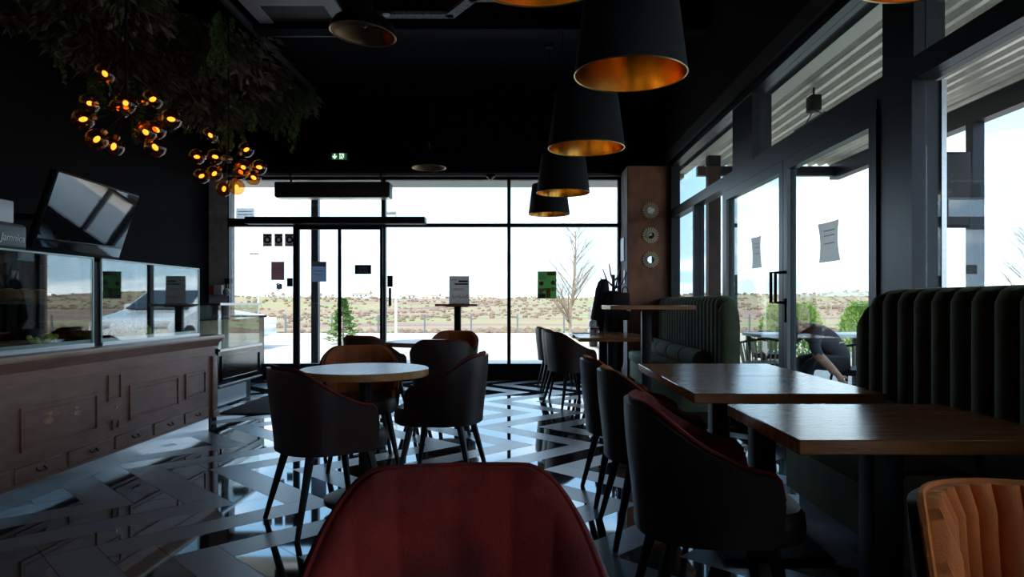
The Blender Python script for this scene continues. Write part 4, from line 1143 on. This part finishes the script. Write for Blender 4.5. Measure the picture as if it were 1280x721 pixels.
# exit sign, camera, air curtain
es = thing('exit_sign', 'green illuminated exit sign with arrow and running figure', 'sign', px(424, 195.5, 9.95))
obj('casing', RB(-.135,.135,0,.05,-.06,.06,.012), mat('sign_casing', (.10,.13,.12), .4), es)
obj('face', B(-.105,.105,-.003,0,-.045,.045), emit('exit_green', (.012,.06,.02), .35), es)
M_exw = emit('exit_white', (.55,.8,.6), .45)
bm = bmesh.new(); prism(bm, [(-.075,-.004,.036),(-.055,-.004,.036),(-.055,-.004,.0),(-.035,-.004,.012),(-.035,-.004,-.008),(-.065,-.004,-.04),(-.095,-.004,-.008),(-.095,-.004,.012),(-.075,-.004,.0)], (0,-.002,0)); obj('arrow', bm, M_exw, es)
bm = bmesh.new()
box(bm, .008,.018,-.006,-.004,-.04,.04); box(bm, .008,.07,-.006,-.004,.03,.04); box(bm, .06,.07,-.006,-.004,-.02,.03)
tube(bm, [(.045,-.005,.012),(.035,-.005,-.012)], .007, 6); tube(bm, [(.035,-.005,-.012),(.05,-.005,-.025),(.045,-.005,-.042)], .005, 5); tube(bm, [(.035,-.005,-.012),(.024,-.005,-.03)], .005, 5); ball(bm, (.046,-.005,.022), .007, 8, 6)
obj('running_figure', bm, M_exw, es)
cm = thing('ceiling_camera', 'small black dome camera above the large window', 'camera', px(613, 219, 9.9))
obj('dome', ball(bmesh.new(), (0,0,-.03), .04, 14, 10), M_gblack, cm); obj('bracket', B(-.06,.06,.0,.13,-.02,.02), M_steel, cm)
acu = thing('air_curtain', 'long black air curtain hung above the sliding entrance', 'air curtain', (0, 9.75, 0))
a_, b_ = px(345,247,9.7), px(488,228,9.7)
obj('housing', RB(a_.x, b_.x, -.13, .13, a_.z, b_.z, .02, 3), mat('curtain_black', (.022,.020,.024), .5), acu)
for k in range(4):
    xx = a_.x + .35 + k*.42; obj('seam', B(xx, xx+.008, -.133, -.13, a_.z+.02, b_.z-.02), M_steel, acu)
obj('outlet_strip', B(a_.x+.02, b_.x-.02, -.11, .11, a_.z-.008, a_.z+.002), M_kick, acu)
for xx in (a_.x+.2, b_.x-.12): obj('hanger', T([(xx, .0, b_.z-.02), (xx-.06, .12, 3.0)], .014, 6), M_alu, acu)

# alarm devices on the pilaster
al = thing('alarm_box', 'white and red alarm box on the grey pilaster', 'alarm', px(273, 362, 9.98))
obj('housing', RB(-.06,.06,-.03,.06,-.07,.07,.01), M_white, al); obj('red_cover', RB(-.1,-.05,-.04,.06,-.06,.06,.01), M_red_plastic, al)
sc_ = thing('wall_camera', 'small round wall camera beside the red and white alarm box', 'camera', px(283, 365, 9.9))
obj('body', ball(bmesh.new(), (0,0,0), .055, 14, 10), mat('camera_grey', (.35,.33,.32), .4), sc_); obj('lens', L([(0,0),(.03,0),(.03,.04),(0,.04)], 12), M_gblack, sc_).rotation_euler = (PI/2,0,0)
obj('arm', T([(0,.0,.0),(-.02,.05,.12),(-.02,.1,.2)], .014, 6), M_steel, sc_)
obj('mount', B(-.05,.02,.05,.16,.12,.2), M_steel, sc_)

# ------------------------------------------------------------------ stickers and notices on the glass
M_brown = mat('notice_brown', (.20,.14,.13), .7, var=.3, vscale=30, trans=.5); M_dred = mat('notice_dark_red', (.16,.06,.065), .7, var=.3, vscale=25, trans=.5); M_navy = mat('notice_navy', (.012,.018,.035), .5); M_bluep = mat('notice_blue', (.13,.16,.24), .7, trans=.5)
def notice(name, label, cat, x0, y0, x1, y1, m, Y=YF-.012, marks=()):
    c = px((x0+x1)/2, (y0+y1)/2, Y); hw, hh = (x1-x0)/2/F*Y, (y1-y0)/2/F*Y
    t_ = thing(name, label, cat, c)
    obj('sheet', quad_xz(-hw, hw, 0, -hh, hh), m, t_, smooth=False)
    for (nm, fx0, fz0, fx1, fz1, mm) in marks:
        obj(nm, quad_xz(-hw+2*hw*fx0, -hw+2*hw*fx1, -.002, hh-2*hh*fz1, hh-2*hh*fz0), mm, t_, smooth=False)
    return t_, hw, hh
M_pale = mat('print_pale', (.24,.20,.17), .7); M_darkp = mat('print_dark', (.04,.03,.03), .7)
for i, (x0, x1, lb, rd) in enumerate(((328.5,340,'small brown notice farthest from the sliding door, upper row',0),(343,353.5,'small brown notice with round mark, middle of the upper row',0),(356,368,'small brown notice with red heading, upper row beside the sliding door',1))):
    t_, hw, hh = notice('glass_notice', lb, 'notice', x0, 292, x1, 308, M_brown, marks=(('heading', .05,.04,.95,.18, M_dred if rd else M_darkp), ('footer', .15,.82,.85,.9, M_pale)))
    obj('round_mark', L([(.025,0),(.055,0),(.055,.003),(.025,.003)], 18, closed=True), M_darkp, t_).matrix_local = Matrix.Translation((0,-.001,.005)) @ Matrix.Rotation(PI/2,4,'X')
notice('glass_notice', 'large dark red notice on the glass left of the entrance', 'notice', 339, 327, 355.5, 350, M_dred, marks=(('rule', .05,.26,.95,.29, M_pale), ('text_block', .1,.4,.9,.43, M_brown), ('text_block', .1,.52,.8,.55, M_brown), ('text_block', .1,.64,.85,.67, M_brown)))
notice('glass_notice', 'tiny dark notice beside the entrance door frame', 'notice', 358.7, 347.5, 366, 358, M_navy, marks=(('print', .15,.2,.85,.7, M_brown),))
notice('door_plate', 'dark plate on the entrance door frame', 'plate', 369, 344.5, 373, 359, M_steel)
notice('glass_notice', 'grey blue sheet with dark lower half on the entrance door', 'notice', 390, 327, 408, 352, M_bluep, Y=YF-.135, marks=(('heading', 0,.0,1,.24, mat('notice_pale', (.26,.26,.32), .7)), ('text_line', .12,.45,.88,.48, M_pale), ('text_line', .12,.62,.8,.65, M_pale)))
t_, hw, hh = notice('entry_sign', 'small dark sign with entry lettering on the sliding door', 'sign', 443.5, 331, 464, 342.5, M_navy, Y=YF-.12)
M_lt = mat('sign_letter', (.32,.32,.34), .6)
for s_t, zo, sz in (('auto', .027, .075), ('ULAZ', -.028, .062)):
    o = obj('lettering', text_mesh(s_t, sz, M_lt), None, t_); o.matrix_local = Matrix.Translation((0,-.002,zo)) @ Matrix.Rotation(PI/2, 4, 'X')
notice('door_plate', 'dark control box on the frame right of the sliding door', 'plate', 484, 344.5, 491, 358.5, M_steel)
hb = thing('door_switch', 'slim dark push bar below the control box', 'switch', px(487.5, 371, YF-.06))
obj('bar', RB(-.018,.018,-.02,.02,-.13,.13,.006), M_steel, hb); obj('button', B(-.01,.01,-.024,-.02,-.02,.04), M_alu, hb)
notice('glass_notice', 'pale sticker on the upper pane above the entrance', 'notice', 295, 260, 318, 272.5, mat('sticker_pale', (.85,.88,.92), .6, trans=.85), marks=(('text_line', .1,.3,.9,.38, mat('sticker_print', (.4,.45,.5), .6)), ('text_line', .1,.6,.9,.68, mat('sticker_print', (.4,.45,.5), .6))))
st = thing('logo_sticker', 'small black and white arrow logo sticker on the glass', 'sticker', px(348.5, 358.5, YF-.012))
bm = bmesh.new(); prism(bm, [(-.045,0,.045),(-.01,0,.055),(.045,0,.04),(.045,0,.03),(-.01,0,.04),(-.02,0,.03)], (0,-.002,0)); prism(bm, [(-.045,0,-.05),(-.01,0,-.055),(.02,0,-.03),(.045,0,-.03),(.045,0,-.02),(.01,0,-.02),(-.01,0,-.04)], (0,-.002,0)); box(bm, .04,.048,-.002,0,-.03,.04)
obj('mark', bm, M_navy, st); obj('ground', B(-.035,.04,-.0005,.001,-.03,.035), mat('sticker_white', (.8,.8,.82), .6), st)
# green poster
M_pg = mat('poster_green', (.055,.165,.035), .6, var=.4, vscale=12, trans=.5); M_po = mat('poster_orange', (.5,.14,.05), .6, var=.4, vscale=20, trans=.5); M_pw = mat('poster_cream', (.5,.5,.38), .6, trans=.5)
t_, hw, hh = notice('food_poster', 'green poster with food pictures on the large window', 'poster', 672, 339, 695.5, 373, M_pg,
    marks=(('text_line', .06,.09,.36,.125, M_pw), ('text_line', .06,.15,.42,.185, M_pw), ('text_line', .06,.21,.62,.245, M_pw), ('text_line', .06,.27,.42,.305, M_pw), ('heading', .5,.03,.95,.16, M_po), ('picture', .45,.62,.68,.98, M_po), ('picture', .02,.63,.44,.72, mat('poster_bread', (.5,.2,.08), .6)), ('footer', .02,.82,.42,.98, M_navy), ('text_line', .08,.92,.3,.95, M_pw)))
for fx, fz, m_ in ((.2,.45, M_po), (.82,.42, mat('poster_meat', (.22,.06,.04), .6)), (.82,.66, M_pw), (.16,.77, M_pw)):
    obj('plate_picture', L([(0,0),(.033,0),(.033,.003),(0,.003)], 16), m_, t_).matrix_local = Matrix.Translation((-hw+2*hw*fx, -.001, hh-2*hh*fz)) @ Matrix.Rotation(PI/2,4,'X')
# menu board on the bar table
mb = thing('menu_board', 'grey menu board standing on the narrow bar table', 'menu board', (-.895, 9.5, 1.11))
M_menu = mat('menu_card', (.30,.25,.215), .7, var=.15, vscale=8, trans=.5)
hw = 12.6/F*9.5
obj('card', quad_xz(-hw, hw, 0, 0, .385), M_menu, mb)
for a in ((-.01,.12,.30,.325,M_darkp),(-.06,.12,.265,.285,M_darkp),(-.12,-.03,.33,.338,M_brown),(-.09,.06,.205,.212,M_brown),(-.09,.08,.19,.196,M_brown)):
    obj('print_line', B(a[0],a[1],-.006,-.004,a[2],a[3]), a[4], mb)
rm = random.Random(8)
for k in range(9):
    o = obj('sketch', T([(-.1+.025*k,-.005,.07+rm.random()*.04),(-.09+.025*k,-.005,.10+rm.random()*.05),(-.08+.025*k,-.005,.07+rm.random()*.04)], .003, 4), M_dred, mb)
obj('foot', B(-hw, hw, -.03, .05, 0, .006), M_menu, mb)
# papers on the terrace doors
for (x0, x1, y0, y1, lb) in ((941,953.5,296,335,'paper sheet taped to the terrace door leaf nearest the pillar'), (1025,1052,277,327,'curling paper sheet taped to the terrace door leaf beside the near bench')):
    xg = XR-.046; Y0, Y1 = xg*F/(x1-VX), xg*F/(x0-VX); ym = (Y0+Y1)/2
    zt_, zb_ = CAM_H-(y0-VY)/F*ym, CAM_H-(y1-VY)/F*ym
    t_ = thing('taped_paper', lb, 'paper', (xg, ym, (zt_+zb_)/2)); H2 = (zt_-zb_)/2; W2 = (Y1-Y0)/2
    bm = bmesh.new(); rows = []
    for j in range(7):
        v = j/6; pinch = 1-.18*math.sin(v*PI)
        rows.append([bm.verts.new((-.004-.012*abs(2*i/6-1)**2*(.3+v*.7), (2*i/6-1)*W2*pinch, -H2+2*H2*v)) for i in range(7)])
    for a, b in zip(rows, rows[1:]):
        for i in range(6): bm.faces.new([a[i], a[i+1], b[i+1], b[i]])
    o = obj('sheet', bm, M_paper, t_)
    for v in (.3,-.1,.55): obj('text_line', B(-.0055-.004,-.0045-.004,-W2*.5,W2*.5,H2*v,H2*v+.005), mat('faint_print', (.35,.33,.32), .8), t_)

# ------------------------------------------------------------------ pillar things
for i, (yy, lb) in enumerate(((263,'brass sunburst mirror on the pillar, topmost of three'), (294,'brass sunburst mirror on the pillar, middle of three'), (324.5,'brass sunburst mirror on the pillar, lowest of three'))):
    c = px(813.5, yy, 9.40); t_ = thing('sunburst_mirror', lb, 'mirror', c, 0, 'sunburst mirrors on the pillar')
    obj('mirror_glass', L([(0,0),(.05,0),(.05,.012),(0,.012)], 24), mat('mirror', (.8,.82,.85), .02, 1.0), t_).rotation_euler = (PI/2,0,0)
    obj('ring', L([(.048,0),(.058,0),(.058,.018),(.048,.018)], 28, closed=True), M_sun, t_).rotation_euler = (PI/2,0,0)
    for k in range(20):
        a = 2*PI*k/20; r0_, r1_ = .056, .118; d = Vector((math.cos(a),0,math.sin(a))); s = Vector((-math.sin(a),0,math.cos(a)))
        bm = bmesh.new(); prism(bm, [tuple(d*r0_-s*.006), tuple(d*(r1_-.018)-s*.0105), tuple(d*r1_), tuple(d*(r1_-.018)+s*.0105), tuple(d*r0_+s*.006)], (0,.008,0))
        obj('ray', bm, M_sun, t_)
for i, (a, lb) in enumerate((((9.66,9.98,1.72,2.05),'pale framed panel on the side of the pillar'), ((9.55,9.68,1.40,1.58),'small white switch plate on the side of the pillar'))):
    t_ = thing('wall_plate', lb, 'plate', (1.412, (a[0]+a[1])/2, a[2])); hy = (a[1]-a[0])/2; hz_ = a[3]-a[2]
    obj('plate', RB(-.012,.004,-hy,hy,0,hz_,.003,1), mat('plate_pale', (.55,.62,.68), .4), t_); obj('inset', B(-.014,-.011,-hy*.6,hy*.6,hz_*.2,hz_*.8), M_white, t_)

# coat stand
cs = thing('coat_stand', 'black branching coat stand beside the pillar', 'coat stand', (1.19, 9.15, 0))
bm = bmesh.new(); tube(bm, [(0,0,.02),(0,0,1.5)], [.03,.022], 8); obj('pole', bm, M_legs, cs)
obj('base', L([(0,0),(.22,0),(.22,.015),(.03,.03),(0,.03)], 24), M_legs, cs)
for k, (a, z, ln, up) in enumerate(((0,1.38,.18,.15),(2.6,1.42,.16,.16),(3.6,1.30,.20,.16),(.6,1.48,.13,.15),(2.2,1.50,.09,.15),(5.0,1.35,.16,.14))):
    d = Vector((math.cos(a), math.sin(a)*.6, 0)); obj('branch', T([(0,0,z-.08), tuple(d*ln*.6+Vector((0,0,z))), tuple(d*ln+Vector((0,0,z+up)))], [.014,.011,.007], 6), M_legs, cs)
M_coat = mat('black_cloth', (.010,.010,.013), .8, var=.3, vscale=10, bump=.4, bscale=30)
M_coat2 = mat('wine_cloth', (.035,.010,.014), .8, var=.3, vscale=10, bump=.4, bscale=30)
def coat(label, loc, prof, m, sd, name='hanging_coat'):
    r_ = random.Random(sd); bm = bmesh.new(); rings = []; n = 22
    for (z, rx, ry, ox_) in prof:
        rings.append([bm.verts.new((ox_ + rx*math.cos(2*PI*k/n)*(1+.10*math.sin(k*2.3+z*4)), ry*math.sin(2*PI*k/n)*(1+.14*math.sin(k*3.1+z*3)), z)) for k in range(n)])
    for a, b in zip(rings, rings[1:]):
        for k in range(n): bm.faces.new([a[k], a[(k+1)%n], b[(k+1)%n], b[k]])
    bm.faces.new(rings[0]); bm.faces.new(rings[-1])
    t_ = thing(name, label, 'coat', loc); obj('cloth', bm, m, t_)
    obj('collar', T([(prof[0][3]-.03,-.05,prof[0][0]-.02),(prof[0][3],-.07,prof[0][0]-.06),(prof[0][3]+.03,-.05,prof[0][0]-.02)], .014, 6), m, t_)
coat('long black coat hanging on the window side of the stand', (1.03, 9.12, 0), [(1.44,.03,.03,.02),(1.40,.065,.06,.02),(1.30,.09,.08,.01),(1.10,.11,.09,0),(.92,.12,.09,-.02),(.90,.11,.08,-.02),(.72,.06,.07,.04),(.60,.05,.06,.05)], M_coat, 1)
coat('dark coat hanging low in the middle of the stand', (1.17, 9.02, 0), [(1.28,.05,.04,0),(1.22,.10,.07,0),(1.0,.12,.09,0),(.7,.13,.09,0),(.35,.12,.09,0),(.28,.11,.08,0)], M_coat, 2)
bgp = thing('hand_bag', 'dark wine red bag with ring handles on the coat stand', 'bag', (1.26, 8.98, 1.08))
obj('bag_body', RB(-.12,.12,-.05,.05,-.18,.18,.03,3), M_coat2, bgp)
for s in (-.05,.06): obj('handle', T([(s-.035,0,.17),(s-.03,0,.23),(s,0,.26),(s+.03,0,.23),(s+.035,0,.17)], .009, 6), M_coat2, bgp)

# packet on the far table
pk = thing('napkin_box', 'white box with blue and red print on the table by the coat stand', 'box', (.86, 8.45, .75))
obj('carton', RB(-.05,.05,-.05,.05,0,.085,.004), M_white, pk); obj('red_band', B(-.051,.051,-.052,-.049,.05,.07), M_red_plastic, pk); obj('blue_mark', B(.0,.025,-.052,-.049,.01,.045), mat('blue_print', (.02,.05,.25), .5), pk)
obj('napkins', RB(-.055,.03,-.03,.03,.085,.16,.02), mat('napkin', (.72,.76,.82), .8), pk)
tag(obj('menu_sheet', RB(-.14,.14,-.11,.11,0,.006,.002,1), mat('sheet_white', (.78,.78,.78), .7)), 'white sheet lying on the table by the coat stand', 'paper').location = (.74, 8.5, .75)

for o in list(bpy.data.objects):
    if o.type == 'MESH' and len(o.data.materials) == 0: o.data.materials.append(M_black)
